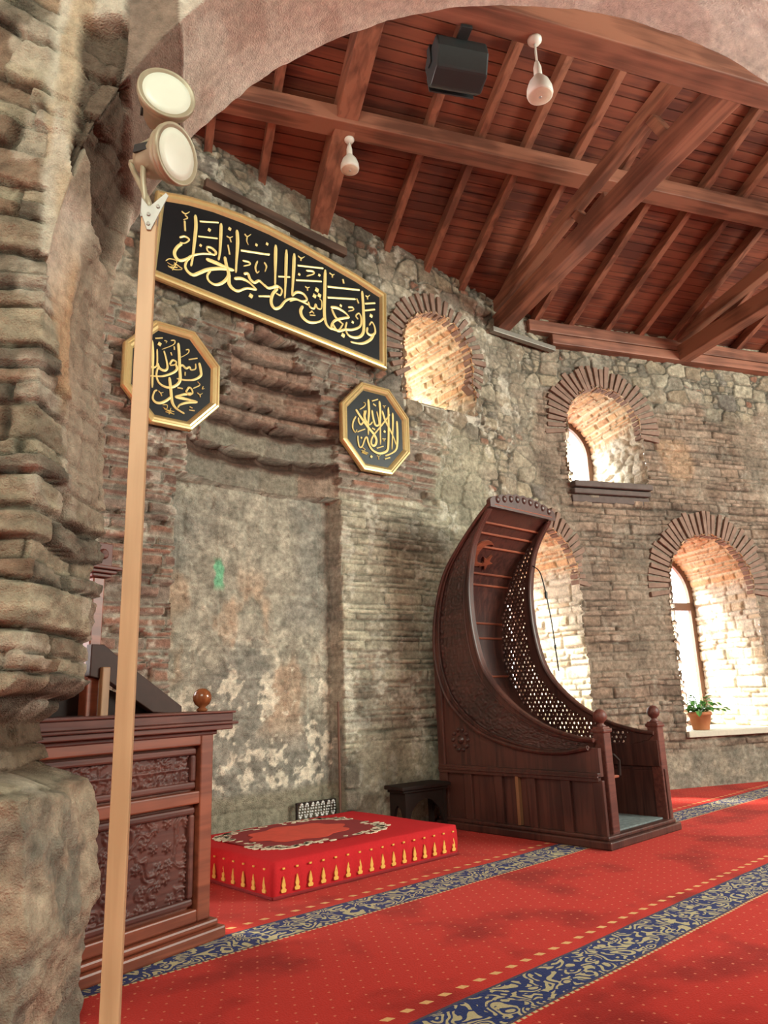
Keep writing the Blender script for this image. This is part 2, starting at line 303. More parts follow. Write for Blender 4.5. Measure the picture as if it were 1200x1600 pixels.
STROKES = {"banner":[[38,-1339,6519,-1393,6450,-1422,6372,-1401,6312,-1351,6297,-1277,6345,-1215,6409,-1101,6476,-997,6511,-937,6520],[24,-1373,6581,-1311,6619,-1257,6599,-1308,6534,-1365,6523],[31,-937,6520,-931,6564,-985,6595,-1038,6586,-1030,6540,-984,6523],[41,-1193,6946,-1182,6796,-1195,6582,-1208,6398,-1226,6268],[20,-1139,6884,-907,6962],[20,-1152,6682,-915,6747],[40,-873,6964,-875,6776,-881,6576,-896,6465],[48,-1047,6430,-915,6423,-807,6413,-695,6411],[43,-697,6410,-860,6373,-1018,6303,-1120,6225,-1195,6171,-1259,6189,-1292,6244,-1276,6318,-1239,6372],[44,-665,6961,-655,6790,-665,6571,-672,6384],[42,-816,6544,-794,6439,-764,6337,-790,6258,-856,6180,-935,6139,-1007,6162,-1026,6224,-991,6298],[46,-758,6340,-760,6255,-751,6202,-707,6162,-638,6157,-528,6229,-401,6251],[40,-695,6298,-599,6332,-501,6317,-394,6251],[36,-572,6405,-516,6425,-487,6364,-430,6338,-373,6382,-330,6368,-272,6335,-213,6343,-125,6403,-65,6372],[52,-492,6158,-449,6142],[22,-371,6178,-220,6229],[18,-566,6949,-530,6927,-480,6976],[18,-530,6927,-536,6866,-514,6816],[37,-275,6933,-245,6924],[36,-421,6862,-392,6853],[24,-390,6644,-418,6547,-396,6482,-367,6514],[24,-296,6664,-266,6616,-287,6535],[27,-612,6706,-230,6791],[26,-589,6578,-504,6587,-492,6560,-574,6508],[41,-1034,6825,-1002,6814],[33,-1132,6581,-1106,6571],[17,-1360,6925,-1315,6909,-1265,6956],[16,-1320,6893,-1287,6865,-1337,6823],[22,-1318,6817,-1307,6690],[17,-801,6827,-760,6822,-719,6852],[17,-760,6822,-738,6766],[20,-779,6714,-756,6594],[42,-779,6942,-745,6931],[12,-1521,6228,-1474,6272,-1393,6272,-1434,6204,-1502,6215],[12,-1494,6178,-1420,6158,-1328,6189],[12,-1423,6244,-1325,6203],[12,-1398,6233,-1438,6145],[12,-1482,6169,-1384,6198],[46,-138,6961,-143,6690,-147,6395],[43,14,6951,3,6579,-12,6265],[47,127,6940,111,6617,90,6335],[21,-304,6771,-227,6797],[22,-102,6538,64,6589],[24,-300,6202,-224,6224],[36,-301,6357,-242,6331,-169,6366,-102,6396,-53,6369,-72,6292,-136,6297],[42,-110,6371,-176,6276,-201,6175,-183,6109,-139,6087,-72,6133,3,6241,102,6303,209,6308,334,6290],[34,90,6335,164,6412,257,6416,307,6355,241,6311,148,6303,56,6251],[27,327,6332,353,6266,413,6267,438,6331,462,6286,518,6296,528,6397,496,6432],[58,433,6548,481,6533],[54,401,6454,446,6439],[54,474,6485,519,6471],[44,248,6247,216,6171,239,6097,316,6055,411,6069,507,6120,560,6181],[46,593,6880,579,6567,568,6259,591,6116,652,6063,726,6074],[16,341,6180,389,6221],[16,349,6153,428,6173],[16,365,6218,412,6195],[40,666,6366,774,6388,891,6361,962,6313],[33,682,6348,738,6252,820,6201,862,6183],[36,962,6313,821,6250,720,6186,672,6096,718,6061,793,6086,857,6189],[34,686,6145,767,6061,885,6114,1005,6149,1128,6233,1153,6349,1120,6420,1066,6369,1100,6325],[44,1180,6769,1191,6534,1189,6220,1141,6100,1036,6044,934,6052,894,6132,914,6229],[35,1252,6254,1240,6180,1301,6156,1375,6212,1369,6305,1326,6355,1280,6294],[41,1356,6191,1299,6096,1191,6011,1086,5974,966,5963],[50,1300,6455,1342,6442],[55,830,6033,876,6017],[24,174,6790,560,6889],[24,149,6575,532,6689],[27,622,6645,1136,6770],[27,619,6488,1061,6610],[25,1219,6594,1392,6659],[25,1216,6494,1388,6565],[28,299,6763,404,6789,411,6754,307,6686],[19,182,6930,229,6914,280,6955],[19,229,6914,221,6872],[20,654,6858,700,6843,734,6863],[20,700,6843,699,6801],[27,866,6836,881,6778],[19,282,6534,318,6527,353,6548],[19,318,6527,321,6484],[25,941,6454,1014,6473,1027,6442,943,6396],[24,1085,6626,1118,6566],[21,1232,6719,1268,6715,1308,6751],[21,1268,6715,1266,6673],[34,182,6675,210,6665],[35,486,6774,515,6765],[36,996,6264,1027,6254],[36,811,6445,841,6435]],"octl":[[33,-297,5258,-281,5108,-274,4952,-269,4720],[33,-2,5309,13,5170,23,5022,34,4904,15,4839,-41,4786,-116,4762,-193,4787,-228,4857,-226,4926,-210,4970],[27,-329,5134,-334,5054,-331,4986,-293,4947,-247,4960,-228,5014,-235,5171],[29,-228,5014,-200,4957,-142,4948,-114,4995,-139,5108,-161,5172],[21,-407,4946,-360,5008,-326,5106,-347,5129,-391,5078,-402,5016],[22,-93,5029,-62,5087,-21,5080,-31,5045,-88,5020],[27,-30,5058,-8,5003,-47,4948,-149,4882,-242,4855,-325,4841],[24,18,5040,56,5061,96,5036,135,5062,156,5035,205,5060,205,5121],[30,248,5143,268,5056,268,4994,199,4931,101,4899,-6,4889],[14,-261,5289,-181,5317],[14,123,5148,222,5190],[14,84,5252,119,5264,110,5218,24,5141],[14,-90,5314,-46,5324,-59,5272,-185,5180],[22,101,4756,119,4795,138,4820,165,4807,179,4765,141,4731,106,4752],[30,180,4762,78,4726,-18,4678],[36,-18,4678,89,4679,239,4678],[28,239,4674,129,4644,43,4599,16,4558],[33,-88,4883,-68,4750,-49,4617,-13,4557,36,4529,95,4508],[29,-65,4662,-110,4612,-174,4568,-230,4565,-261,4606,-244,4682,-217,4703],[21,-347,4923,-386,4826,-385,4758,-349,4721,-321,4765],[13,-312,4671,-325,4634,-304,4625],[12,-203,4702,-177,4684,-147,4696],[12,-177,4684,-163,4650],[13,183,4821,261,4881,232,4916],[12,302,4876,292,4843,319,4854],[12,232,4783,266,4769,296,4793],[12,266,4769,270,4739],[12,150,4599,182,4591],[12,146,4563,210,4568],[16,7,4788,66,4790],[12,-161,5293,-132,5291,-141,5270],[40,-228,5243,-195,5229],[14,-49,5254,-45,5215],[14,-84,5174,-71,5142],[14,86,4988,85,4945],[9,-150,4555,-99,4562,-106,4516,-146,4529],[9,-115,4505,-21,4506],[9,-115,4485,-20,4477],[9,-60,4536,-76,4465],[9,-134,4515,-44,4482]],"octr":[[34,-160,5248,-155,5080,-171,4933,-177,4752],[34,20,5263,26,5118,18,4923,13,4654],[34,-362,5065,-289,4976,-184,4864,-88,4778,-52,4709,-71,4639,-116,4621,-136,4665,-100,4757,40,4927,160,5078,176,5110],[30,-109,5109,-91,4997,-61,4912,-16,4916,-1,4967,-31,5106],[29,-232,5074,-224,4970,-193,4919,-150,4899,-106,4946],[23,-328,4959,-324,4903,-292,4871,-247,4927,-223,5009,-204,5079,-244,5023,-236,4930],[31,160,5205,153,4949,139,4705,117,4596,36,4544,-42,4531,-129,4563,-181,4638,-200,4709,-233,4694,-280,4583,-323,4564,-343,4636,-346,4710],[30,60,5135,101,5017,175,4895,239,4781,270,4700],[30,232,5142,227,4964,197,4620],[32,297,5037,299,4880,287,4703,255,4620,172,4558,80,4514],[22,-365,4970,-410,4885,-418,4799,-382,4750,-354,4793],[15,-350,4761,-229,4822],[16,-308,5072,-230,5132,-212,5179,-244,5186],[16,-105,5234,-8,5280],[21,-84,5202,-40,5180],[13,72,5211,97,5207,123,5222],[13,97,5207,90,5179],[15,-51,4595,57,4641],[16,72,4470,158,4503],[32,-157,4473,-129,4460],[31,69,4854,96,4843],[12,-54,4500,-24,4489,10,4511],[12,-24,4489,-23,4447],[13,44,4741,101,4749],[13,72,4741,71,4710],[25,-301,4697,-280,4688],[21,-118,4858,-72,4843],[10,-281,4564,-238,4543,-282,4508,-197,4493],[10,-293,4525,-185,4506],[10,-288,4498,-208,4483]]}
# ------------------------------------------------------------------ floor
g = MB(); g.add([(-9, -9, 0), (26, -9, 0), (26, 12, 0), (-9, 12, 0)], [(0, 1, 2, 3)])
g.build('floor', M_CARPET, kind='structure')

# ------------------------------------------------------------------ plain unseen nave shell round the photographer, added to cut the sky light
def slab(name, lo, hi, mat): g = MB(); g.box(lo, hi); return g.build(name, mat, kind='structure')
slab('wall_back', (-6.3, -7.3, 0), (20.3, -7, 10.4), M_SILL); slab('wall_left', (-6.3, -7, 0), (-6, 12, 10.4), M_SILL); slab('wall_right', (19.5, -7, 0), (19.8, 6, 10.4), M_SILL)
slab('ceiling_nave', (-6.3, -7.3, 10.4), (20.3, 9.5, 10.55), M_CEIL)

# ------------------------------------------------------------------ far wall: plan line, windows, niche
PL = np.array([(-.5,7.22),(3.55,6.98),(5.4,6.84),(7.2,6.65),(9.2,6.45),(9.6,6.36),(10.0,6.17),(10.92,5.76),(13.97,4.40),(18.5,2.38)])
SG = np.r_[0, np.cumsum(np.hypot(*np.diff(PL, axis=0).T))]
_sd = np.linspace(0, SG[-1], 4000); _px = np.interp(_sd, SG, PL[:, 0]); _py = np.interp(_sd, SG, PL[:, 1])
_k = np.ones(41)/41
_tx = np.convolve(np.pad(np.gradient(_px, _sd), 20, 'edge'), _k, 'valid'); _ty = np.convolve(np.pad(np.gradient(_py, _sd), 20, 'edge'), _k, 'valid')
def plan(s):
    x = np.interp(s, _sd, _px); y = np.interp(s, _sd, _py); tx = np.interp(s, _sd, _tx); ty = np.interp(s, _sd, _ty); l = np.hypot(tx, ty)
    return x, y, -ty/l, tx/l                       # point, outward normal
def wpt(s, z, out=0.0):
    x, y, nx, ny = plan(s); return Vector((float(x+nx*out), float(y+ny*out), z))
# name, centre s, width, spring z, sill z, depth, ring thickness
WINS = [dict(n='window_1', s=7.86, w=1.34, sp=6.27, sill=5.46, T=1.60, ring=.27),
        dict(n='window_2', s=11.17, w=1.46, sp=5.65, sill=4.70, T=1.48, ring=.37),
        dict(n='window_3', s=9.63, w=1.52, sp=3.18, sill=0.85, T=1.45, ring=.30),
        dict(n='window_4', s=12.93, w=1.72, sp=3.07, sill=0.81, T=1.48, ring=.38)]

C_STONE = np.array([(.27,.225,.165),(.21,.18,.14),(.33,.27,.19),(.18,.155,.13),(.29,.235,.175),(.24,.185,.13),(.36,.31,.23)])
C_BRICK = np.array([(.29,.155,.11),(.23,.135,.10),(.33,.20,.145),(.19,.115,.09),(.27,.18,.14),(.25,.20,.16)])
C_GREY = np.array([(.40,.355,.265),(.34,.30,.225),(.44,.39,.29),(.31,.27,.205)])
C_BROWN = np.array([(.24,.165,.12),(.20,.14,.105),(.28,.20,.15),(.23,.17,.13)])
MORTAR = np.array((.33, .285, .22))
def pick(pal, a, b, seed): return pal[(u01(a, b, seed)*len(pal)).astype(int) % len(pal)]

def wall_fields(s, z):
    """relief towards the room (m) and albedo of the far wall"""
    f = fbm(s*0.9, z*0.9, 3, 4); g2 = fbm(s*3, z*3, 21, 4); wob = (fbm(s*2.2, z*2.2, 40, 3)-.5)
    # rubble
    ed, a, b = rubble(s, z, .36, .24, 5); hr = .040*sst(0, .016, ed) + .045*(u01(a, b, 8)-.5); cr = pick(C_STONE, a, b, 9)
    ed2, a2, b2 = rubble(s+3, z, .19, .12, 6); sm = u01(a, b, 10) < .3; hr = np.where(sm, .022*sst(0, .014, ed2)+.03*(u01(a2, b2, 8)-.5), hr); cr = np.where(sm[..., None], pick(C_STONE, a2, b2, 11), cr); ed = np.where(sm, np.minimum(ed, ed2), ed)
    slip = (u01(a2, b2, 12) < .10) & sm; cr = np.where(slip[..., None], np.array((.25,.125,.085)), cr)
    cr = cr*(.7+.6*fbm(s*7, z*7, 13, 4))[..., None]
    smear = sst(.52, .62, fbm(s*1.8+5, z*1.8, 14, 4)); hr = hr*(1-.4*smear)+.010*smear; cr = mixc(mixc(MORTAR*.34, cr, sst(.002, .016, ed)), MORTAR*1.05, .45*smear)
    # thin brick courses
    ed, a, b = courses(s, z, .078, .34, 15, .035); gone = u01(a, b, 77) < .15
    hb = .075*sst(.004, .014, ed)*(.3+.9*u01(a, b, 16)); hb = np.where(gone, -.035, hb)
    cb = pick(C_BRICK, a, b, 17); cb = mixc(np.array((.36,.31,.25)), cb, sst(.010, .022, ed)); cb[gone] = np.array((.26,.2,.16))
    # grey thin ashlar courses
    ed, a, b = courses(s, z, .085, .60, 25, .025); hg = .032*sst(.001, .014, ed)*(.3+1.1*u01(a, b, 26)); cg = pick(C_GREY, a, b, 27)
    cg = cg*(.6+.8*fbm(s*5, z*16, 28, 4))[..., None]; cg = mixc(cg*.55, cg, sst(.0, .012, ed))
    # weathered brown courses of the right wall, partly plastered
    ed, a, b = courses(s, z, .098, .36, 35, .035); hw = .042*sst(.002, .014, ed)*(.3+u01(a, b, 36)); cw = pick(C_BROWN, a, b, 37)
    cw = cw*(.55+.9*fbm(s*5, z*18, 38, 4))[..., None]; cw = mixc(cw*.4, cw, sst(.001, .014, ed))
    pl = sst(.52, .64, fbm(s*1.1+4, z*.8, 51, 4)); hw = hw*(1-.5*pl)+.012*pl; cw = mixc(cw, np.array((.29,.23,.175)), .55*pl)
    or_ = sst(.0, .25, .55-np.hypot((s-12.55)/.75, (z-5.2)/.75)+.5*wob); cw = mixc(cw, np.array((.38,.24,.15)), .7*or_)
    # choose
    h = hr.copy(); c = cr.copy()
    def put(m, hh, cc):
        nonlocal h, c
        h = h*(1-m) + hh*m; c = mixc(c, 1, 0)*(1-m)[..., None] + cc*m[..., None]
    w1 = sst(9.75, 9.95, s+.25*wob)
    def boxm(s0, s1, z0, z1, e=.05, k=.5):
        ss = s+k*wob; zz = z+k*(fbm(s*2.2+9, z*2.2, 41, 3)-.5)
        return sst(s0-e, s0+e, ss)*(1-sst(s1-e, s1+e, ss))*sst(z0-e, z0+e, zz)*(1-sst(z1-e, z1+e, zz))
    put(w1*(1-sst(5.95, 6.25, z+.9*wob)), hw, cw)
    put(boxm(8.6, 10.4, .0, 3.0, .2, .8), hw, cw)
    put(boxm(2.5, 4.12, .3, 5.7), hb, cb)
    put(boxm(3.9, 6.65, 3.95, 5.85), hb, cb)
    put(boxm(6.05, 7.85, 3.80, 5.15), hb, cb)
    put(boxm(6.05, 7.95, .75, 3.95, .04, .3), hg, cg)
    rr = boxm(6.3, 7.9, .9, 2.2)*sst(.52, .6, fbm(s*1.5, z*4, 61, 3)); put(rr*.45, hb*.7, cb)
    base = boxm(6.3, 9.0, .0, .95, .1)*.85; put(base, .012+.02*g2, mixc(np.array((.48,.42,.31)), np.array((.30,.26,.20)), sst(.45, .6, f)))
    base = w1*(1-sst(.45, .6, z+.3*wob)); put(base, .02+.02*g2, mixc(np.array((.22,.19,.15)), np.array((.30,.25,.19)), sst(.4, .6, g2)))
    pale = boxm(7.75, 8.85, 2.7, 5.1, .2, .8); c = mixc(c, np.array((.40,.36,.26)), .6*pale)
    spot = sst(.0, .05, .16-np.hypot((s-7.62)*1.2, (z-1.72)*.75)); h = h*(1-spot)+.05*spot; c = mixc(c, np.array((.48,.42,.33)), spot)
    # lime streaks and dirt
    lime = sst(.56, .66, .6*fbm(s*5, z*2.6, 71, 3)+.4*fbm(s*18, z*18, 72, 3))*.7*(1-.75*w1); c = mixc(c, np.array((.56,.51,.42)), lime)
    dirt = sst(.55, .75, fbm(s*1.4+3, z*1.4, 81, 4)); c = c*(1-.35*dirt)[..., None]
    # mihrab niche
    def recess(hh, cc, m):
        nonlocal h, c
        h = np.where(m, hh, h); c = np.where(m[..., None], cc, c)
    cs = 5.06; hwid = 1.06 + .02*(vnoise(z*9, z*0, 91)-.5)
    nb = (np.abs(s-cs) < hwid) & (z < 3.87+.05*wob)
    e, a, b = courses(s, z, .55, .8, 95, .03); ash = .012*sst(.0, .02, e)
    e = hwid-np.abs(s-cs)
    depth = .20*sst(0, .03, e)
    cn = mixc(np.array((.35,.315,.25)), np.array((.26,.24,.20)), sst(.40, .62, fbm(s*1.2, z*1.2+3, 96, 5)))
    cn = mixc(cn, np.array((.42,.29,.20)), .75*sst(.56, .66, fbm(s*2.4+1, z*1.3, 97, 4))*sst(.9, 1.4, z)*(1-sst(2.6, 3.2, z)))
    cn = cn*(.5+1.0*fbm(s*9, z*9, 93, 6))[..., None]; cn = mixc(cn, np.array((.66,.58,.46)), .9*sst(.545, .60, .55*fbm(s*5.0+2, z*4.2, 98, 3)+.45*fbm(s*17, z*17, 94, 4))*(1-sst(1.7, 2.5, z))*sst(.52, .6, z))
    cn = mixc(cn, np.array((.25,.22,.16)), 1-sst(.50, .60, z+.1*wob))
    gr = sst(0, .03, .075-np.abs(s-4.57-.05*np.sin(z*5)-.06*(vnoise(z*14, s*9, 99)-.5)))*sst(2.66, 2.76, z)*(1-sst(2.98, 3.06, z)); cn = mixc(cn, np.array((.17,.42,.25)), gr)
    recess(-depth + ash + .022*(g2-.5)*2 + .015*sst(.61, .67, fbm(s*4.0+2, z*2.6, 98, 4)), cn, nb)
    for k, (z0, z1, d, hw_, cc_) in enumerate([(3.85,4.28,.16,1.00,5.10),(4.28,4.66,.14,.90,5.16),(4.66,4.86,.12,.96,5.25),(4.86,5.26,.12,.62,5.22),(5.26,5.48,.10,.56,5.17),(5.48,5.78,.08,.36,5.14)]):
        zl = z + .04*wob - .05*((s-cc_)/hw_)**2*(k < 2)
        t = np.clip(1-((s-cc_)/hw_)**2, 0, 1); m = (t > 0) & (zl >= z0) & (zl < z1)
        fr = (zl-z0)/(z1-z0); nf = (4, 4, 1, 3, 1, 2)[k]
        sc = np.abs(np.sin(np.pi*nf*((s-cc_)/hw_+1)/2+.2))
        dd = d*np.sqrt(t) + .22*sst(.62, .90, fr)*(.45+.55*sc)*np.sqrt(t) - .05 + .03*(1-sc)*(fr < .6)
        e2, a2, b2 = courses(s, z, .085, .3, 105+k, .02)
        blk = pick(np.array([(.24,.215,.165),(.27,.20,.15),(.21,.19,.15)]), np.floor(nf*((s-cc_)/hw_+1)/2)+7*k, s*0, 106)
        bk = pick(C_BRICK, a2, b2, 107); cc2 = blk if k in (0, 1) else mixc(bk, blk, .45)
        cc2 = mixc(cc2, np.array((.085,.045,.032)), .95*sst(.52, .66, fr+.1*(sc-.5)))  # hollows in dark brick tone, shade under each lip painted into it
        if k in (2, 3, 4): dd = dd - .035*sst(.006, .02, e2)*(.4+u01(a2, b2, 109))
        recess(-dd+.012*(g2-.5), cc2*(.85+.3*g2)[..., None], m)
    # chamfer strip on the right of the niche
    fine = fbm(s*16, z*16, 141, 4)-.5; c = c*(1+.55*(fbm(s*11+3, z*22, 142, 3)-.5))[..., None]
    return h + .03*(f-.5) + .020*fine, np.clip(c, .02, .8)

STEP = 0.0145
ss = np.arange(2.5, 17.2, STEP); zz = np.arange(-.05, 8.75, STEP); SS, ZZ = np.meshgrid(ss, zz)
HH, CC = wall_fields(SS, ZZ)
hole = np.zeros_like(SS, bool)
for w in WINS:
    dx = np.abs(SS-w['s']); rw = w['w']/2
    inside = (dx < rw) & (ZZ > w['sill']) & (ZZ < w['sp']) | ((ZZ >= w['sp']) & (np.hypot(SS-w['s'], ZZ-w['sp']) < rw))
    hole |= inside
    near = np.hypot(SS-w['s'], np.maximum(ZZ-w['sp'], 0)); ringm = (near < rw+w['ring']*.95) & (ZZ > w['sp']-.12)
    HH = np.where(ringm, .028, HH); CC = np.where(ringm[..., None], CC*.55+np.array((.24,.19,.15))*.45, CC)
X, Y, NX, NY = plan(SS)
P = np.stack([X-NX*HH, Y-NY*HH, ZZ], -1)
cellhole = hole[:-1, :-1] | hole[1:, 1:] | hole[:-1, 1:] | hole[1:, :-1]
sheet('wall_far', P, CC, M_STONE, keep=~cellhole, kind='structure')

# ------------------------------------------------------------------ windows in the far wall
def build_window(w):
    c = wpt(w['s'], 0); a_ = wpt(w['s']-w['w']/2, 0); b_ = wpt(w['s']+w['w']/2, 0); e = (b_-a_).normalized(); n = Vector((-e.y, e.x, 0)); c = (a_+b_)/2
    root = empty(w['n'], (c.x, c.y, w['sill']), math.atan2(e.y, e.x), kind='structure')
    rw, sp, T, z0 = w['w']/2, w['sp']-w['sill'], w['T'], 0.0         # local: x along wall, y outward, z up from the sill
    # lining of the opening: brick vault and rubble jambs
    L = 2*sp + math.pi*rw; nq = int(L/.017); nt = int(T/.02)+8
    q = np.linspace(0, L, nq); t = np.linspace(-.07, T, nt); Q, Tt = np.meshgrid(q, t, indexing='ij')
    ang = np.clip((Q-sp)/rw, 0, math.pi)
    px = np.where(Q < sp, -rw, np.where(Q > L-sp, rw, -rw*np.cos(ang))); pz = np.where(Q < sp, Q, np.where(Q > L-sp, L-Q, sp+rw*np.sin(ang)))
    ix = np.where(Q < sp, 1.0, np.where(Q > L-sp, -1.0, np.cos(ang))); iz = np.where(Q < sp, 0.0, np.where(Q > L-sp, 0.0, -np.sin(ang)))
    sd = int(w['s']*10)
    ed, ra, rb = courses(Tt+3, Q, .085, .30, sd, .012); h = .040*sst(.008, .02, ed)*(.5+.7*u01(ra, rb, sd+1)); h = np.where(u01(ra, rb, sd+3) < .05, -.02, h)
    col = pick(np.array([(.60,.36,.19),(.66,.42,.24),(.54,.31,.17),(.62,.44,.27)]), ra, rb, sd+2); col = mixc(np.array((.70,.60,.42)), col, sst(.010, .02, ed))
    e2, r2, b2 = rubble(Tt, Q, .26, .17, sd+7); hs = .04*sst(0, .04, e2)+.03*(u01(r2, b2, 4)-.5); cs = pick(np.array([(.58,.53,.42),(.50,.46,.36),(.64,.59,.48),(.52,.44,.33)]), r2, b2, 5); cs = mixc(np.array((.5,.45,.36)), cs, sst(.003, .02, e2))
    e3, r3, b3 = courses(Tt, Q, .115, .33, sd+11, .02); hc = .035*sst(.004, .022, e3)*(.4+u01(r3, b3, 6)); cc = pick(np.array([(.62,.57,.46),(.56,.50,.39),(.66,.61,.50),(.58,.47,.33)]), r3, b3, 7); cc = mixc(np.array((.52,.46,.36)), cc, sst(.004, .02, e3))
    jm = 1-sst(-.12, .12, pz-sp-.12+.35*(fbm(Tt*3, Q*3, sd+20, 3)-.5))
    if w['n'] in ('window_3', 'window_4'): hj, cj = hc, cc
    else: hj, cj = hs, cs
    if w['n'] == 'window_1': jm = 1-sst(-.1, .1, pz-.28+.4*(fbm(Tt*3, Q*3, sd+20, 3)-.5))
    h = h*(1-jm)+hj*jm; col = mixc(col, 0, 0)*(1-jm)[..., None]+cj*jm[..., None]
    fw = (Tt < .01); ty = Tt + np.where(fw, -.045*(u01(ra, ra*0+w['s']//1, sd+30)-.2), 0)
    Pw = np.stack([px+ix*(h-.006), ty, pz+iz*(h-.006)], -1)
    sheet('window_lining', Pw, np.clip(col, .03, .8), M_STONE, parent=root, kind='structure')
    # ring of thin bricks on edge round the arch
    g = MB(); r0, r1 = rw-.02, rw+w['ring']; na = int(math.pi*(rw+.1)/.088)
    lo = -.12 if w['n'] != 'window_1' else -.55
    for k in range(na+1):
        a = lo + (math.pi-2*lo)*k/na + random.uniform(-.012, .012); th = .060*random.uniform(.88, 1.08)
        ro = r1*random.uniform(.95, 1.03); ri = r0-random.uniform(0, .03); ca, sa = -math.cos(a), math.sin(a); M = Matrix.Identity(3)
        ax = Vector((ca, 0, sa)); bx = Vector((-sa, 0, ca)); y0 = -.048-random.uniform(0, .028); v = []
        for r_, tk in ((ri, th), (ro, th*(1+.72*(ro-ri)/ri))):
            for y in (y0, .08):
                for s_ in (-1, 1): v.append(ax*r_ + bx*s_*tk/2 + Vector((0, y, sp)))
        g.add(v, [(0,1,3,2),(4,6,7,5),(0,4,5,1),(2,3,7,6),(0,2,6,4),(1,5,7,3)])
    g.build('brick_arch', M_BRICK, root, bevel=.006, kind='structure')
    # timber frame with transom and glass at the outer end
    fr = MB(); y0, y1 = T-.10, T-.02; iw = .105
    def prof(r, s_): return [(-r, -.0), (-r, s_)] + [(-r*math.cos(math.pi*k/20), s_+r*math.sin(math.pi*k/20)) for k in range(1, 20)] + [(r, s_), (r, 0.0)]
    po, pi = prof(rw+.02, sp), prof(rw-iw, sp)
    for k in range(len(po)-1):
        v = []
        for y in (y0, y1):
            for p in (po[k], po[k+1], pi[k+1], pi[k]): v.append((p[0], y, p[1]))
        fr.add(v, [(0,1,2,3),(7,6,5,4),(0,4,5,1),(2,6,7,3)])
    fr.box((-rw, y0, -.01), (rw, y1, .16)); 
    if w['n'] in ('window_3', 'window_4'): fr.box((-rw, y0, sp-.24), (rw, y1, sp-.10)); fr.box((-.035, y0+.01, 0), (.035, y1-.01, sp+rw-.05))
    fr.build('window_frame', M_FRAMEWOOD, root, kind='structure')
    pn = MB(); pp = prof(rw-.05, sp); pn.prism(pp, lambda a, b, d: (a, d, b), T-.065, T-.055); pn.build('pane', M_GLASS, root, tri=True, kind='structure')
    # sill
    sl = MB(); rwx = rw+.02
    if w['n'] == 'window_2':
        sl.box((-rw-.0, -.16, -.10), (rw+.02, T, .0)); sl.box((-rw+.01, -.11, -.20), (rw, .1, -.115)); sl.box((-rw-.0, -.05, -.33), (rw, .1, -.21))
        sl.build('sill', M_DARKSILL, root, bevel=.02, kind='structure')
    elif w['n'] == 'window_1':
        sl.box((-rw, -.02, -.12), (rw, T, .0)); sl.build('sill', M_SILL, root, bevel=.03, kind='structure')
    else:
        sl.box((-rw-.02, -.10, -.09), (rw+.04, T, .0)); sl.build('sill', M_SILL, root, bevel=.012, kind='structure')
    return root, e, n
WROOT = {w['n']: build_window(w) for w in WINS}

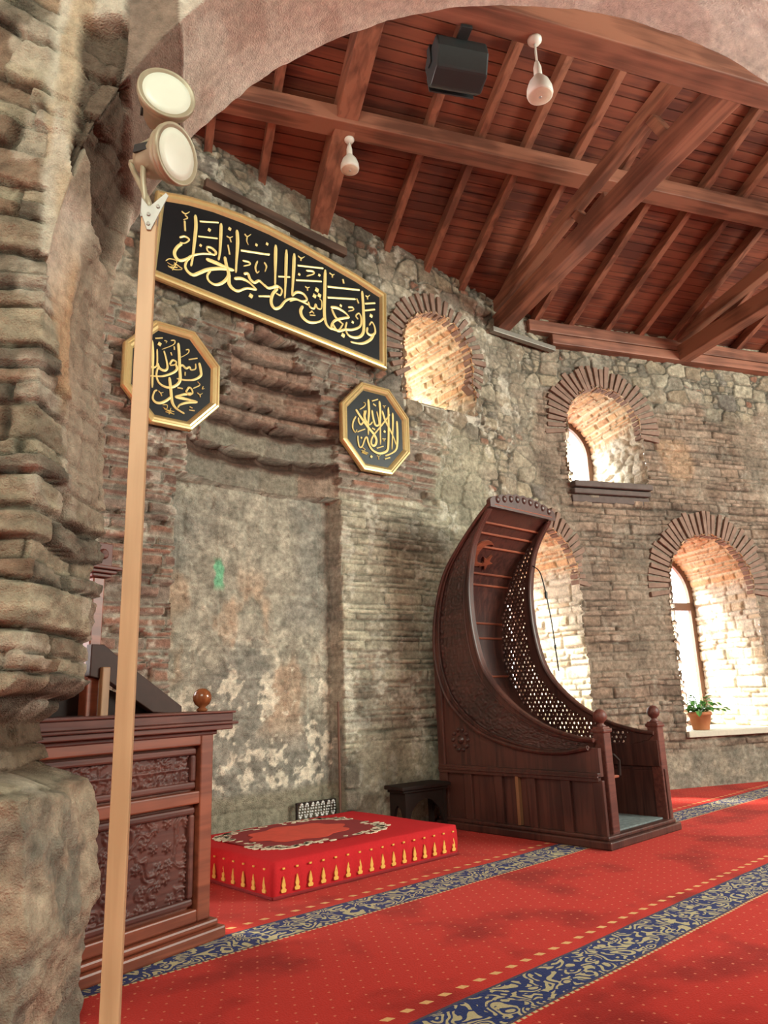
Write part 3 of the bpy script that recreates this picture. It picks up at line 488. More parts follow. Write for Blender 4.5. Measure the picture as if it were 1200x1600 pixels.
# ------------------------------------------------------------------ near arch and its ragged left pier
A47 = R(47.0); N7 = Vector((math.cos(A47), math.sin(A47), 0)); U7 = Vector((N7.y, -N7.x, 0))
UC, ZC, RA, D0, D1 = .85, 3.46, 2.53, 3.28, 4.0
def near_arch():
    vs = np.concatenate([np.arange(0, ZC, .0125), ZC+np.arange(0, math.pi*RA*.42, .0125), ZC+np.arange(math.pi*RA*.42, math.pi*RA, .03), np.arange(ZC+math.pi*RA, 2*ZC+math.pi*RA+.03, .05)])
    OUT = 1.15; cr = .06
    ps = np.concatenate([np.arange(-OUT, 0, .0125), np.arange(0, D1-D0, .0125), np.arange(D1-D0, D1-D0+.9, .03)])
    V, Pp = np.meshgrid(vs, ps, indexing='ij'); W_ = D1-D0
    # profile: distance out from the intrados (o), depth (d) and outward surface normal in (o,d)
    o = np.where(Pp < 0, -Pp, np.where(Pp > W_, Pp-W_, 0.0)); d = np.where(Pp < 0, D0, np.where(Pp > W_, D1, D0+Pp))
    no = np.where(Pp < 0, 0.0, np.where(Pp > W_, 0.0, -1.0)); ndp = np.where(Pp < 0, -1.0, np.where(Pp > W_, 1.0, 0.0))
    rnd = np.exp(-(Pp/.07)**2); no = no*(1-rnd) + rnd*-.7; ndp = ndp*(1-rnd) + rnd*-.7
    z = np.minimum(V, ZC); ang = np.clip((V-ZC)/RA, 0, math.pi); left = V < ZC+math.pi*RA*.5
    low = V < ZC
    zr = np.where(V > ZC+math.pi*RA, 2*ZC+math.pi*RA-V, ZC)
    bulge = np.interp(V, [0,.3,.58,.8,1.02,1.14,1.22,1.42,1.52,1.62,1.84,2.3,2.56,ZC,4.5], [.10,.13,.17,.14,.12,.06,-.10,-.16,-.10,.03,.05,.06,.045,0,0])
    rough = (1-sst(3.3, 4.1, V+1.0*(fbm(Pp*2, V*2, 300, 3)-.5)-1.0*sst(.15, .5, Pp)*(1-sst(.6, .72, Pp))))*left
    # relief
    ed, a, b = courses(Pp+5, V, .125, .50, 310, .07); hb = .085*sst(0, .016, ed)*(.15+1.0*u01(a, b, 311)) + .05*(fbm(Pp*7, V*12, 314, 4)-.5) + .03*(fbm(Pp*25, V*30, 316, 3)-.5); cb = pick(np.array([(.30,.25,.18),(.22,.185,.14),(.37,.32,.23),(.18,.15,.115),(.33,.235,.16),(.26,.185,.13)]), a, b, 312)
    cb = cb*(.25+1.2*fbm(Pp*8, V*16, 315, 5))[..., None]; cb = mixc(cb*.35, cb, sst(0, .022, ed)); cb = mixc(cb, np.array((.52,.46,.37)), .55*sst(.58, .68, fbm(Pp*4, V*4, 313, 4)))
    big = sst(1.30, 1.10, V) if False else 1-sst(1.0, 1.2, V)
    lump = .12*(fbm(Pp*3, V*2.2, 320, 5)-.5)+.07*(fbm(Pp*11, V*8, 322, 5)-.5)+.025*(fbm(Pp*30, V*26, 323, 3)-.5); clump = (.6+.8*fbm(Pp*14, V*14, 324, 5))[..., None]*mixc(np.array((.38,.31,.23)), np.array((.22,.195,.155)), sst(.42, .58, fbm(Pp*3+2, V*3, 321, 4)))
    hb = hb*(1-big)+ (lump+.03)*big; cb = mixc(cb, 0, 0)*(1-big)[..., None] + clump*big[..., None]
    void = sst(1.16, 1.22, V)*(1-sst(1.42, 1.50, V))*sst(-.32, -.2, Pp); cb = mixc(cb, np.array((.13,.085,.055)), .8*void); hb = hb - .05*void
    # stone strips of the jamb: a smooth cream-orange dressed corner and grey-brown blocks behind it
    corner = sst(-.02, .03, Pp-.5*(3.75-V)*.45)*(1-sst(.30, .36, Pp+.15*(fbm(V*1.2, V*0, 330, 2)-.5)))*sst(2.85, 3.15, V)*(1-sst(4.3, 4.5, V))
    cb = mixc(cb, mixc(np.array((.46,.30,.18)), np.array((.50,.43,.33)), sst(3.7, 4.1, V)), .9*corner); hb = hb*(1-.85*corner)+.05*corner
    jamb = sst(.22, .27, Pp)*(1-sst(W_+.05, W_+.1, Pp))*sst(2.3, 2.7, V); e4, a4, b4 = rubble(Pp, V, .25, .8, 340)
    cb = mixc(cb, mixc(np.array((.30,.24,.18)), np.array((.36,.29,.22)), u01(a4, b4, 341))*(.75+.5*fbm(Pp*9, V*2, 342, 4))[..., None], .9*jamb); hb = hb*(1-.7*jamb)+.7*jamb*(.03+.03*sst(0, .03, e4))
    # ragged upright slot in the jamb, with decayed dark timber colour
    # head of the pier beside the arch: rough stone, a cream edge strip, then a dark ragged upright slot
    uu = np.where(V < ZC, UC-RA-o, UC-(RA+o)*np.cos(ang)); zq = np.where(V < ZC, V, ZC+(RA+o)*np.sin(ang)); face = (Pp < .02) & left
    wv = .035*(fbm(zq*2.5, zq*0, 350, 3)-.5)*2
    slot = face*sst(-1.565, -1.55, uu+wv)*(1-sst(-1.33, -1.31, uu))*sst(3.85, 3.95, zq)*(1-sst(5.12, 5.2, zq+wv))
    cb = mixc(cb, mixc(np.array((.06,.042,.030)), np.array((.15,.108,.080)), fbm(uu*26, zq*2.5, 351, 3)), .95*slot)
    strip = face*sst(-1.70, -1.675, uu+.6*wv)*(1-slot)*(zq > 3.7); cb = mixc(cb, mixc(np.array((.50,.40,.28)), np.array((.56,.51,.42)), sst(.4, .6, fbm(uu*7, zq*2, 353, 3))), .9*strip)
    hb = hb*(1-.8*strip) + .03*strip
    hs = -.10*slot + .05*slot*(fbm(uu*22, zq*2, 354, 3)-.5)
    # underside of the arch near its springing: grey-brown stone, the slot running on, then brown paint
    D = D0+Pp; agd = np.degrees(np.clip((V-ZC)/RA, 0, math.pi)) + (V < ZC)*(V-ZC)*22; soff = sst(.0, .03, Pp)*(1-sst(W_-.03, W_+.02, Pp))*left
    wz = 3*(fbm(Pp*5, V*1.5, 355, 3)-.5); l1 = 29-17*(D-2.84)+wz; l2 = 35-14*(D-3.06); l3 = 43-9*(D-3.18)
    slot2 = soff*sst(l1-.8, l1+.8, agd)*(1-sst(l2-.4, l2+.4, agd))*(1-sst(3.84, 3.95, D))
    grey = soff*(1-sst(l1-.8, l1+.8, agd))*sst(4.0, 4.2, V); brown = soff*sst(l2-.4, l2+.4, agd)*(1-sst(l3-.5, l3+.5, agd))
    cb = mixc(cb, np.array((.31,.25,.185))*(.6+.8*fbm(Pp*9, V*3, 356, 4))[..., None], .9*grey); hb = hb*(1-grey)+grey*(.02+.03*(fbm(Pp*12, V*5, 357, 4)-.5))
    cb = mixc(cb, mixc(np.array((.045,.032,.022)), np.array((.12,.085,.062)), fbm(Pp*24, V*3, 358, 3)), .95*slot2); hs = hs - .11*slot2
    fb = face*sst(-1.335, -1.315, uu+.25*np.maximum(0, 5.22-zq)**0*0)*(1-sst(-1.045, -1.03, uu))*sst(4.55, 4.6, zq); fb = fb*(1-sst(0, .02, zq-5.02-(uu+1.33)*1.6)*(uu < -1.22)*.0)
    brown = np.maximum(brown, fb); cb = mixc(cb, np.array((.22,.165,.13))*(.75+.5*fbm(uu*6, zq*6, 359, 4))[..., None], .95*brown); hb = hb*(1-brown)+.01*brown
    # plaster
    pn = fbm(Pp*1.5+V*.2, V*1.5, 360, 5); hp = .022*(pn-.5)+.006*(fbm(Pp*8, V*8, 361, 3)-.5)
    cp = mixc(np.array((.60,.56,.47)), np.array((.68,.65,.56)), sst(.4, .62, pn)); cp = mixc(cp, np.array((.48,.38,.31)), .6*sst(.56, .68, fbm(Pp*3+9, V*3, 362, 4)))
    cp = mixc(cp, np.array((.60,.53,.44)), sst(0, 1, 1-(V-ZC)/2.2))
    rough = np.maximum(np.maximum(rough, face*(1-sst(-1.045, -1.03, uu))), np.clip(slot2+grey+brown, 0, 1))
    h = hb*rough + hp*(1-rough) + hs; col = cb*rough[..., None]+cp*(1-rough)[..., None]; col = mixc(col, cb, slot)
    edge = np.exp(-((Pp-W_)/.03)**2)*.03*(fbm(V*7, V*0, 370, 3)-.6); h = h+edge
    back = Pp > W_+.04; h = np.where(back, np.minimum(h, .02), h)
    inset = np.where(left & low, bulge, np.where(V > ZC+math.pi*RA, .05, 0))
    oo = o + no*h - inset; dd = d + ndp*h
    u = np.where(low, UC-RA-oo, np.where(V > ZC+math.pi*RA, UC+RA+oo, UC-(RA+oo)*np.cos(ang))); zf = np.where(low, V, np.where(V > ZC+math.pi*RA, zr, ZC+(RA+oo)*np.sin(ang)))
    G = np.stack([u*U7.x+dd*N7.x, u*U7.y+dd*N7.y, zf], -1)
    sheet('wall_arch', G, np.clip(col, .03, .8), M_PLASTER, kind='structure')
near_arch()
# ------------------------------------------------------------------ timber roof (local x along the eaves, y down the slope in plan)
ROOF = empty('ceiling', (0, 0, 0), AE, kind='structure')
def zroof(n, off=0.0): return 7.35 - .367*(n-9.685) + off
SL = math.atan(.367)
g = MB(); n0, n1, st = 1.2, 10.6, .128; k = n0
while k < n1:
    a, b = k, k+st-.016; e0, e1 = -10.0, 20.0; j = random.uniform(-.004, .004)
    v = [(e0,a,zroof(a,.14+j)),(e1,a,zroof(a,.14+j)),(e1,b,zroof(b,.14+j)),(e0,b,zroof(b,.14+j))]; v += [(p[0],p[1],p[2]+.03) for p in v]
    g.add(v, [(0,3,2,1),(4,5,6,7),(0,1,5,4),(1,2,6,5),(2,3,7,6),(3,0,4,7)]); k += st
g.build('boards', M_CEIL, ROOF, kind='structure')
g = MB(); g.add([(-10,1.2,zroof(1.2,.18)),(20,1.2,zroof(1.2,.18)),(20,10.6,zroof(10.6,.18)),(-10,10.6,zroof(10.6,.18))], [(0,1,2,3)]); g.build('roof_deck', M_BLACKWOOD, ROOF, kind='structure')
def beam(name, a, b, w, h, mat, bevel=.012):
    g = MB(); g.beam(a, b, w, h); return g.build(name, mat, ROOF, bevel=bevel, kind='structure')
for e in (-3.6,-2.9,-2.2,-1.5,-.8,-.1,.6,1.3, 3.20,3.90,4.56,5.30,6.05,6.70,7.42,8.10,8.80,9.50,10.2,10.9,11.6,12.3,13.0,13.7):
    beam('rafter', (e, 1.3, zroof(1.3, .06)), (e, 10.2, zroof(10.2, .06)), .10, .15, M_BEAM_N, .008)
beam('main_rafter', (2.12, 1.3, zroof(1.3, -.08)), (2.12, 8.62, zroof(8.62, -.08)), .26, .34, M_BEAM_N)
beam('main_rafter', (-1.2, 1.3, zroof(1.3, -.08)), (-1.2, 9.2, zroof(9.2, -.08)), .26, .34, M_BEAM_N)
for n in (7.10, 3.0): beam('purlin', (-4, n, zroof(n, -.15)), (15, n, zroof(n, -.15)), .27, .22, M_BEAM_E)
beam('collar_beam', (-4.5, 4.42, 7.17), (14.5, 4.42, 7.17), .26, .34, M_BEAM_E)
for e in (5.30, 8.95, 12.6):
    beam('tie_beam', (e, 4.46, 7.146), (e, 9.75, 7.146), .24, .28, M_BEAM_N)
    beam('truss_chord', (e-.02, 4.3, 7.92), (e-.02, 9.70, 7.44), .15, .20, M_BEAM_N)
    for n in (5.35, 6.9): beam('strut', (e, n, 7.2), (e, n+.28, 7.85-.09*(n-4.4)), .12, .12, M_BEAM_N)
    beam('packing_piece', (e+.03, 6.55, 7.40), (e+.03, 7.15, 7.33), .10, .16, M_BEAM_N)
beam('wall_plate', (5.9, 9.66, 7.30), (15, 9.66, 7.30), .26, .20, M_BEAM_E)
beam('wall_plate', (6.3, 9.62, 7.09), (15, 9.62, 7.09), .22, .17, M_BEAM_E)
# packing timber on the wall head above the long panel
_a = wpt(4.2, 7.50, -.06); _b = wpt(6.25, 7.33, -.06); g = MB(); g.beam(_a, _b, .12, .12); g.build('trim_1', M_OLDBEAM, kind='structure', bevel=.01)
# ------------------------------------------------------------------ framed calligraphy panels on the wall
def smooth_path(p, n=6):
    p = [np.array(q, float) for q in p]
    if len(p) < 3: return p
    e = [2*p[0]-p[1]] + p + [2*p[-1]-p[-2]]; out = []
    for i in range(1, len(e)-2):
        for k in range(n):
            t = k/n; a, b, c, d = e[i-1], e[i], e[i+1], e[i+2]
            out.append(.5*((2*b)+(c-a)*t+(2*a-5*b+4*c-d)*t*t+(3*b-a-3*c+d)*t**3))
    return out + [p[-1]]
def lettering(data, y, thick=.012):
    """raised ribbons: x along the panel, z up, y towards the wall (front is -y)"""
    g = MB()
    for k, st in enumerate(data):
        w = st[0]/1000.0; pts = smooth_path([(st[i]/1000.0, st[i+1]/1000.0) for i in range(1, len(st), 2)]); n = len(pts); v = []
        yy = y - .0008*(k % 7)
        for i, p in enumerate(pts):
            d = pts[min(i+1, n-1)]-pts[max(i-1, 0)]; l = np.hypot(*d) or 1; nx = np.array((-d[1], d[0]))/l
            f = i/(n-1); ww = w*(1 if n < 3 else (.62+.38*math.sin(math.pi*min(1, .25+f))) )*(.55 if i in (0, n-1) and n > 3 else 1)
            a, b = p+nx*ww/2, p-nx*ww/2
            v += [(a[0], yy, a[1]), (a[0], yy-thick*.5, a[1]), (p[0], yy-thick, p[1]), (b[0], yy-thick*.5, b[1]), (b[0], yy, b[1])]
        g.add(v, [(i*5+j, i*5+j+1, i*5+j+6, i*5+j+5) for i in range(n-1) for j in range(4)] + [(4, 3, 2, 1, 0), tuple((n-1)*5+j for j in range(5))])
    return g
def inset_poly(P, d):
    n = len(P); out = []
    for i in range(n):
        a, b, c = np.array(P[i-1]), np.array(P[i]), np.array(P[(i+1) % n]); e1 = (b-a)/np.hypot(*(b-a)); e2 = (c-b)/np.hypot(*(c-b))
        n1 = np.array((-e1[1], e1[0])); n2 = np.array((-e2[1], e2[0])); m = (n1+n2)/(1+n1@n2); out.append(tuple(b+m*d))
    return out                                     # for a counter-clockwise outline this moves inwards
def frame_from(P, prof):
    g = MB(); rings = [[(x, -h, z) for x, z in inset_poly(P, i)] for i, h in prof]; n = len(P); v = [p for r_ in rings for p in r_]
    g.add(v, [(i*n+k, i*n+(k+1) % n, (i+1)*n+(k+1) % n, (i+1)*n+k) for i in range(len(rings)-1) for k in range(n)]); return g
def panel(name, org, rz, outline, data, prof, label, cat, beads=None, **k):
    root = empty(name, org, rz, label=label, cat=cat, **k)
    f = frame_from(outline, prof); f.build('gilt_frame', M_GOLD, root, bevel=0)
    w = prof[-1][0]-.015; b = MB(); b.prism(inset_poly(outline, w), lambda x, z, d: (x, d, z), -.028, .0); b.build('black_board', M_BLACK, root, tri=True)
    bk = MB(); bk.prism(inset_poly(outline, .012), lambda x, z, d: (x, d, z), .0, .02); bk.build('backing', M_BLACKWOOD, root, tri=True)
    lettering(data, -.029).build('gold_lettering', M_GOLDLET, root)
    if beads:
        P = inset_poly(outline, beads); me = None
        for i in range(len(P)):
            a, b_ = np.array(P[i]), np.array(P[(i+1) % len(P)]); m = 8
            for q in range(m):
                p = a+(b_-a)*(q+.5)/m
                if me is None: g = MB(); g.lathe([(.001, .010), (.007, .006), (.009, 0), (.001, -.002)], (0, 0, 0), 6, Matrix.Rotation(R(90), 4, 'X')); o = g.build('bead', M_GOLD, root); me = o.data
                else: o = bpy.data.objects.new('bead', me); COL.objects.link(o); o.parent = root
                o.location = (p[0], -prof[1][1]+.006, p[1])
    return root
PRB = [(0, 0), (0, .035), (.012, .060), (.030, .064), (.042, .048), (.052, .048), (.062, .062), (.082, .060), (.100, .040), (.112, .026)]
BAN = [(-1.735, 5.985), (1.548, 5.713), (1.592, 6.862), (1.10, 6.985), (.637, 7.065), (.20, 7.135), (-.217, 7.185), (-.60, 7.20), (-.987, 7.19), (-1.30, 7.15), (-1.660, 7.065)]
panel('calligraphy_panel', (4.727, 6.739, 0), math.atan2(-.082, .997), BAN, STROKES['banner'], PRB, 'long black panel with gold Arabic calligraphy, arched top edge and gilt frame, above the niche', 'wall panel')
def octa(cx, cz, w, h):
    k = .4142; a, b = w/2, h/2
    return [(cx+x, cz+z) for x, z in ((-a*k,-b),(a*k,-b),(a,-b*k),(a,b*k),(a*k,b),(-a*k,b),(-a,b*k),(-a,-b*k))]
PRO = [(0, 0), (0, .045), (.010, .066), (.030, .070), (.040, .060), (.060, .066), (.085, .050), (.105, .026)]
panel('calligraphy_panel', (3.411, 6.884, 0), math.atan2(-.065, .998), octa(-.05, 4.91, 1.085, 1.17), STROKES['octl'], PRO, 'octagonal black panel with gold Arabic calligraphy, left of the niche, partly behind the pole', 'wall panel', .004, group='octagonal calligraphy panels')
panel('calligraphy_panel', (6.148, 6.660, 0), math.atan2(-.105, .994), octa(-.055, 4.86, 1.085, 1.20), STROKES['octr'], PRO, 'octagonal black panel with gold Arabic calligraphy, right of the niche beside the round window', 'wall panel', .004, group='octagonal calligraphy panels')

# ------------------------------------------------------------------ crescent-shaped pulpit
MIN = empty('crescent_pulpit', (7.35, 4.2, 0), 0, label='dark carved wooden pulpit shaped like a tall crescent, standing on the red carpet', cat='pulpit')
XN, XF = 6.70, 7.98
def mp(p): return (p[0]-7.35, p[1]-4.2, p[2])      # world -> pulpit
def resample(p, n):
    p = np.array(smooth_path(p, 10)); d = np.r_[0, np.cumsum(np.hypot(*np.diff(p, axis=0).T))]; t = np.linspace(0, d[-1], n); return np.stack([np.interp(t, d, p[:, 0]), np.interp(t, d, p[:, 1])], 1)
CO = [(5.33,3.68),(5.57,3.50),(5.90,3.20),(6.14,2.92),(6.30,2.54),(6.37,2.12),(6.33,1.72),(6.15,1.36),(5.75,1.06),(5.22,.90),(4.70,.86),(4.32,.92)]
CI = [(5.37,3.61),(5.55,3.38),(5.66,3.14),(5.74,2.70),(5.71,2.17),(5.57,1.72),(5.24,1.37),(4.84,1.14),(4.46,1.03),(4.24,1.00)]
NT = 120; co, ci = resample(CO, NT), resample(CI, NT)
def cres(t, w):
    i = t*(NT-1); a = min(int(i), NT-2); f = i-a; o = co[a]*(1-f)+co[a+1]*f; n = ci[a]*(1-f)+ci[a+1]*f; return n*(1-w)+o*w
def band(g, w0, w1, t0, t1, x0, x1, n=70):
    v = []; f = []
    for i in range(n+1):
        t = t0+(t1-t0)*i/n
        for w in (w0, w1):
            y, z = cres(t, w)
            for x in (x0, x1): v.append(mp((x, y, z)))
    for i in range(n):
        a = i*4; b = a+4; f += [(a,b,b+1,a+1),(a+2,a+3,b+3,b+2),(a,a+2,b+2,b),(a+1,b+1,b+3,a+3)]
    f += [(0,1,3,2), (n*4, n*4+2, n*4+3, n*4+1)]; g.add(v, f)
SPAN = [(6.36,2.2)] + [(6.365,z) for z in (1.6,1.1,.65)] + [(4.22,.65),(4.22,.92)] + [tuple(p) for p in co[::-1][:66:4]]
def spandrel(g, x0, x1): g.prism(SPAN, lambda a, b, d: mp((d, a, b)), x0, x1)
def rim(g, w, t0, t1, x, r, n=80): g.tube([mp((x, *cres(t0+(t1-t0)*i/n, w))) for i in range(n+1)], r, 8)
# near side, carved solid
g = MB(); band(g, 0, .16, 0, 1, XN, XN+.075); band(g, .86, 1, 0, 1, XN, XN+.075); rim(g, .015, 0, 1, XN-.006, .022); rim(g, .97, 0, 1, XN-.004, .026); rim(g, .16, 0, 1, XN, .012); rim(g, .86, 0, 1, XN, .012)
near = g.build('side_panel', M_DARKWOOD, MIN)
def floral(s, t, seed, c=.10):
    """carved flowers on stems, 0..1"""
    x = s/c; y = t/c; xi = np.floor(x); yi = np.floor(y); best = np.zeros_like(s)
    for dx in (-1, 0, 1):
        for dy in (-1, 0, 1):
            cx = xi+dx; cy = yi+dy; px = cx+.25+.5*u01(cx, cy, seed); py = cy+.25+.5*u01(cx, cy, seed+1); r = np.hypot(x-px, y-py); th = np.arctan2(y-py, x-px)
            m = np.round(5+2*u01(cx, cy, seed+2)); rr = .36*(.72+.28*np.cos(m*th+6*u01(cx, cy, seed+3))); pet = sst(rr, rr*.72, r)*(.45+.55*sst(.08, .2, r))*(.8+.2*np.cos(2*m*th)); best = np.maximum(best, np.maximum(pet, sst(.10, .06, r)))
    n = fbm(s/c*1.1, t/c*1.1, seed+5, 2); stem = np.maximum(sst(.05, .02, np.abs(n-.5)), sst(.04, .02, np.abs(n-.38)))
    return np.clip(np.maximum(best, .7*stem*(best < .05)), 0, 1)
def relief(s, t, seed):
    """interlaced rosettes and leaves, 0..1"""
    a = np.hypot((s % .24)-.12, (t % .24)-.12); th = np.arctan2((t % .24)-.12, (s % .24)-.12); b = np.hypot(((s+.12) % .24)-.12, ((t+.12) % .24)-.12)
    return np.clip(.5+.5*np.sin(a*95+2.2*np.cos(6*th)), 0, 1)*.6 + .4*np.clip(.5+.5*np.cos(b*110), 0, 1)
ws = np.linspace(.15, .87, 44); ts = np.linspace(.03, .985, 330); TS, WS = np.meshgrid(ts, ws)
YZ = np.array([[cres(t, w) for t in ts] for w in ws]); H = (.55*relief(TS*4.6, WS*.55, 1)+.45*floral(TS*4.6, WS*.55, 7, .085))*.016
def simple_sheet(name, Pg, mat, parent):
    ny, nx = Pg.shape[:2]; i = np.arange(ny*nx).reshape(ny, nx); q = np.stack([i[:-1,:-1], i[:-1,1:], i[1:,1:], i[1:,:-1]], -1).reshape(-1, 4)
    me = bpy.data.meshes.new(name); me.from_pydata(Pg.reshape(-1, 3).tolist(), [], q.tolist()); return link(name, me, mat, parent, True)
simple_sheet('carved_relief', np.stack([XN+.03-H-7.35, YZ[..., 0]-4.2, YZ[..., 1]], -1), M_DARKCARVE, near)
g = MB(); spandrel(g, XN+.02, XN+.075); sp_ = g.build('spandrel_panel', M_DARKWOOD, MIN, tri=True)
def rosette(c, x, sgn, parent, r=.115):
    g = MB()
    for k in range(10):
        a = 2*math.pi*k/10; p = Vector((x, c[0]+r*math.cos(a), c[1]+r*math.sin(a))); M = Matrix.Translation(mp(p)) @ Matrix.Rotation(R(-90)*sgn, 4, 'Y')
        g.lathe([(.001, .022), (.018, .016), (.028, 0), (.03, -.01)], (0, 0, 0), 8, M)
    g.lathe([(.001, .03), (.03, .02), (.05, 0), (.05, -.01)], (0, 0, 0), 12, Matrix.Translation(mp((x, c[0], c[1]))) @ Matrix.Rotation(R(-90)*sgn, 4, 'Y'))
    g.build('rosette', M_DARKCARVE, parent)
rosette((6.03, .97), XN+.015, 1, sp_)
# far side with pierced lattice
g = MB(); band(g, 0, .20, 0, 1, XF-.075, XF); band(g, .86, 1, 0, 1, XF-.075, XF); band(g, .2, .86, 0, .10, XF-.07, XF-.01, 10); band(g, .2, .86, .93, 1, XF-.07, XF-.01, 8); rim(g, .015, 0, 1, XF-.08, .022)
far = g.build('side_panel', M_DARKWOOD, MIN)
g = MB(); spandrel(g, XF-.07, XF-.02); g.build('spandrel_panel', M_DARKWOOD, MIN, tri=True)
g = MB(); step = .058
def inband(y, z):
    d = np.hypot(co[:, 0]-y, co[:, 1]-z); d2 = np.hypot(ci[:, 0]-y, ci[:, 1]-z)
    for i in range(4, NT-6):
        a, b = ci[i], co[i]; ab = b-a; w = ((np.array((y, z))-a) @ ab)/(ab @ ab); q = a+ab*w
        if np.hypot(q[0]-y, q[1]-z) < .035 and .16 < w < .90 and .085 < i/NT < .94: return True
    return False
nl = 0
for r_ in range(64):
    for c_ in range(48):
        y = 4.2+c_*step+(r_ % 2)*step/2; z = .85+r_*step*.866
        if not inband(y, z): continue
        ro, ri = .0315, .0185 if (r_+c_) % 3 else .0125; v = []; m = 10; j = random.uniform(0, .6)
        for x in (XF-.055, XF-.025):
            for rad in (ri, ro):
                for k in range(m):
                    a = 2*math.pi*k/m+j; rr = rad*(1+.12*math.cos(5*a)*(rad == ri)); v.append(mp((x, y+rr*math.cos(a), z+rr*math.sin(a))))
        f = []
        for k in range(m):
            k2 = (k+1) % m; f += [(k,k2,m+k2,m+k),(2*m+k,3*m+k,3*m+k2,2*m+k2),(k,2*m+k,2*m+k2,k2),(m+k,m+k2,3*m+k2,3*m+k)]
        g.add(v, f); nl += 1
g.build('lattice', M_DARKWOOD, far)
# curved back and canopy between the two sides
bk = MB(); v = []; idx = [int(i) for i in np.linspace(0, 86, 60)]; sh = []
for i in idx:
    t = i/(NT-1); a = cres(t, .93); b = cres(t, .86 if i else .8); sh.append(b)
    for x in (XN+.06, XF-.06):
        for p in (a, b): v.append(mp((x, p[0], p[1])))
f = []
for i in range(len(idx)-1):
    a = i*4; b = a+4; f += [(a,a+2,b+2,b),(a+1,b+1,b+3,a+3)]
f += [(0,1,3,2)]; bk.add(v, f); back = bk.build('back_canopy', M_DARKWOOD, MIN)
g = MB()
for k, j in enumerate((0, 5, 8, 11, 18, 21, 30, 33, 42)):
    p = Vector(mp((XN+.06, *sh[j]))); q = Vector(mp((XF-.06, *sh[j]))); r_ = .030 if k in (0,) else .016; g.tube([p, q], r_, 8)
g.build('cross_moulding', M_CHAIR, back)
# crescent and star carved on the canopy lining
j = 14; c0 = np.array(sh[j]); tg = np.array(sh[j-3])-np.array(sh[j+3]); tg /= np.hypot(*tg); nn = np.array((-tg[1], tg[0])); nn = nn if nn[0] < 0 else -nn
def on_lining(a, b, h): return mp((XN+.40+a*1.7, c0[0]+tg[0]*b*1.7+nn[0]*h, c0[1]+tg[1]*b*1.7+nn[1]*h))
g = MB(); mo = [(.11*math.cos(a), .11*math.sin(a)) for a in np.linspace(R(50), R(310), 26)] + [(.045+.085*math.cos(a), .085*math.sin(a)) for a in np.linspace(R(300), R(60), 22)]
g.prism([(x, y+.04) for x, y in mo], on_lining, .0, .03); stp = [(.10+(.07 if k % 2 == 0 else .028)*math.cos(R(36*k)), -.03+(.07 if k % 2 == 0 else .028)*math.sin(R(36*k))) for k in range(10)]; g.prism(stp, on_lining, 0, .03)
g.build('crescent_and_star', M_CHAIR, back, tri=True)
# carved crest over the canopy edge
g = MB(); n = 36; up = [(XN-.02+(XF-XN+.04)*i/n, .055+.13*math.sin(math.pi*i/n)**.8+.020*abs(math.sin(i*math.pi/4))) for i in range(n+1)]
g.prism([(x, 3.66+h) for x, h in up] + [(XF+.02, 3.63), (XN-.02, 3.63)], lambda a, b, d: mp((a, d, b)), 5.31, 5.37); cr_ = g.build('crest', M_DARKCARVE, MIN, tri=True)
g = MB()
for i in range(9):
    x = XN+.12+(XF-XN-.24)*i/8; h = .07+.10*math.sin(math.pi*(i+.6)/9.2)
    g.lathe([(.001, .03), (.03, .02), (.045, 0), (.045, -.02)], (0, 0, 0), 10, Matrix.Translation(mp((x, 5.31, 3.66+h*.8))) @ Matrix.Rotation(R(90), 4, 'X'))
g.build('crest_ornament', M_DARKCARVE, cr_)
# straight back stile, base with panels, plinth
for xa, xb in ((XN-.01, XN+.08), (XF-.08, XF+.01)):
    g = MB(); g.box(mp((xa, 6.27, .1)), mp((xb, 6.38, 2.1))); g.build('back_stile', M_DARKWOOD, MIN, bevel=.015)
for x0, x1, nm in ((XN, XN+.06, -1), (XF-.06, XF, 1)):
    g = MB(); g.box(mp((x0+.024, 4.24, .06)), mp((x1-.024, 6.36, .66)))
    xo, xi = (x0-.012, x0+.03) if nm < 0 else (x1-.03, x1+.012)
    for y in (4.24, 4.62, 5.05, 5.49, 5.93, 6.30): g.box(mp((xo, y-.055, .10)), mp((xi, y+.055, .62)))
    b_ = g.build('base_panel', M_DARKWOOD, MIN, bevel=.008)
    g = MB(); g.box(mp((xo-.012, 4.22, .60)), mp((xi, 6.37, .69))); g.box(mp((xo-.022, 4.22, .635)), mp((xi, 6.37, .66))); g.build('base_rail', M_DARKWOOD, b_, bevel=.008)
    if nm < 0:
        g = MB(); g.box(mp((xo-.012, 5.205, .12)), mp((xi, 5.245, .62))); g.build('pale_stile_edge', wood('worn_oak', (.13, .06, .028), (.22, .105, .05), 2, 6), b_, bevel=.004, label='worn paler upright edge')
g = MB(); g.box(mp((XN-.07, 4.12, 0)), mp((XF+.07, 6.40, .075))); g.box(mp((XN-.035, 4.16, .075)), mp((XF+.035, 6.39, .115))); g.build('plinth', M_DARKWOOD, MIN, bevel=.012)
g = MB()
for k in range(4): g.box(mp((XN+.07, 4.85+.30*k, .1)), mp((XF-.07, 6.3, .30+.22*k)))
g.build('steps', M_DARKWOOD, MIN, bevel=.01)
g = MB(); g.box(mp((XN+.08, 4.25, .115)), mp((XF-.08, 4.86, .13))); g.build('floor_mat', plain('blue_grey_mat', (.13, .15, .15), .95, var=.7, scale=26), MIN)
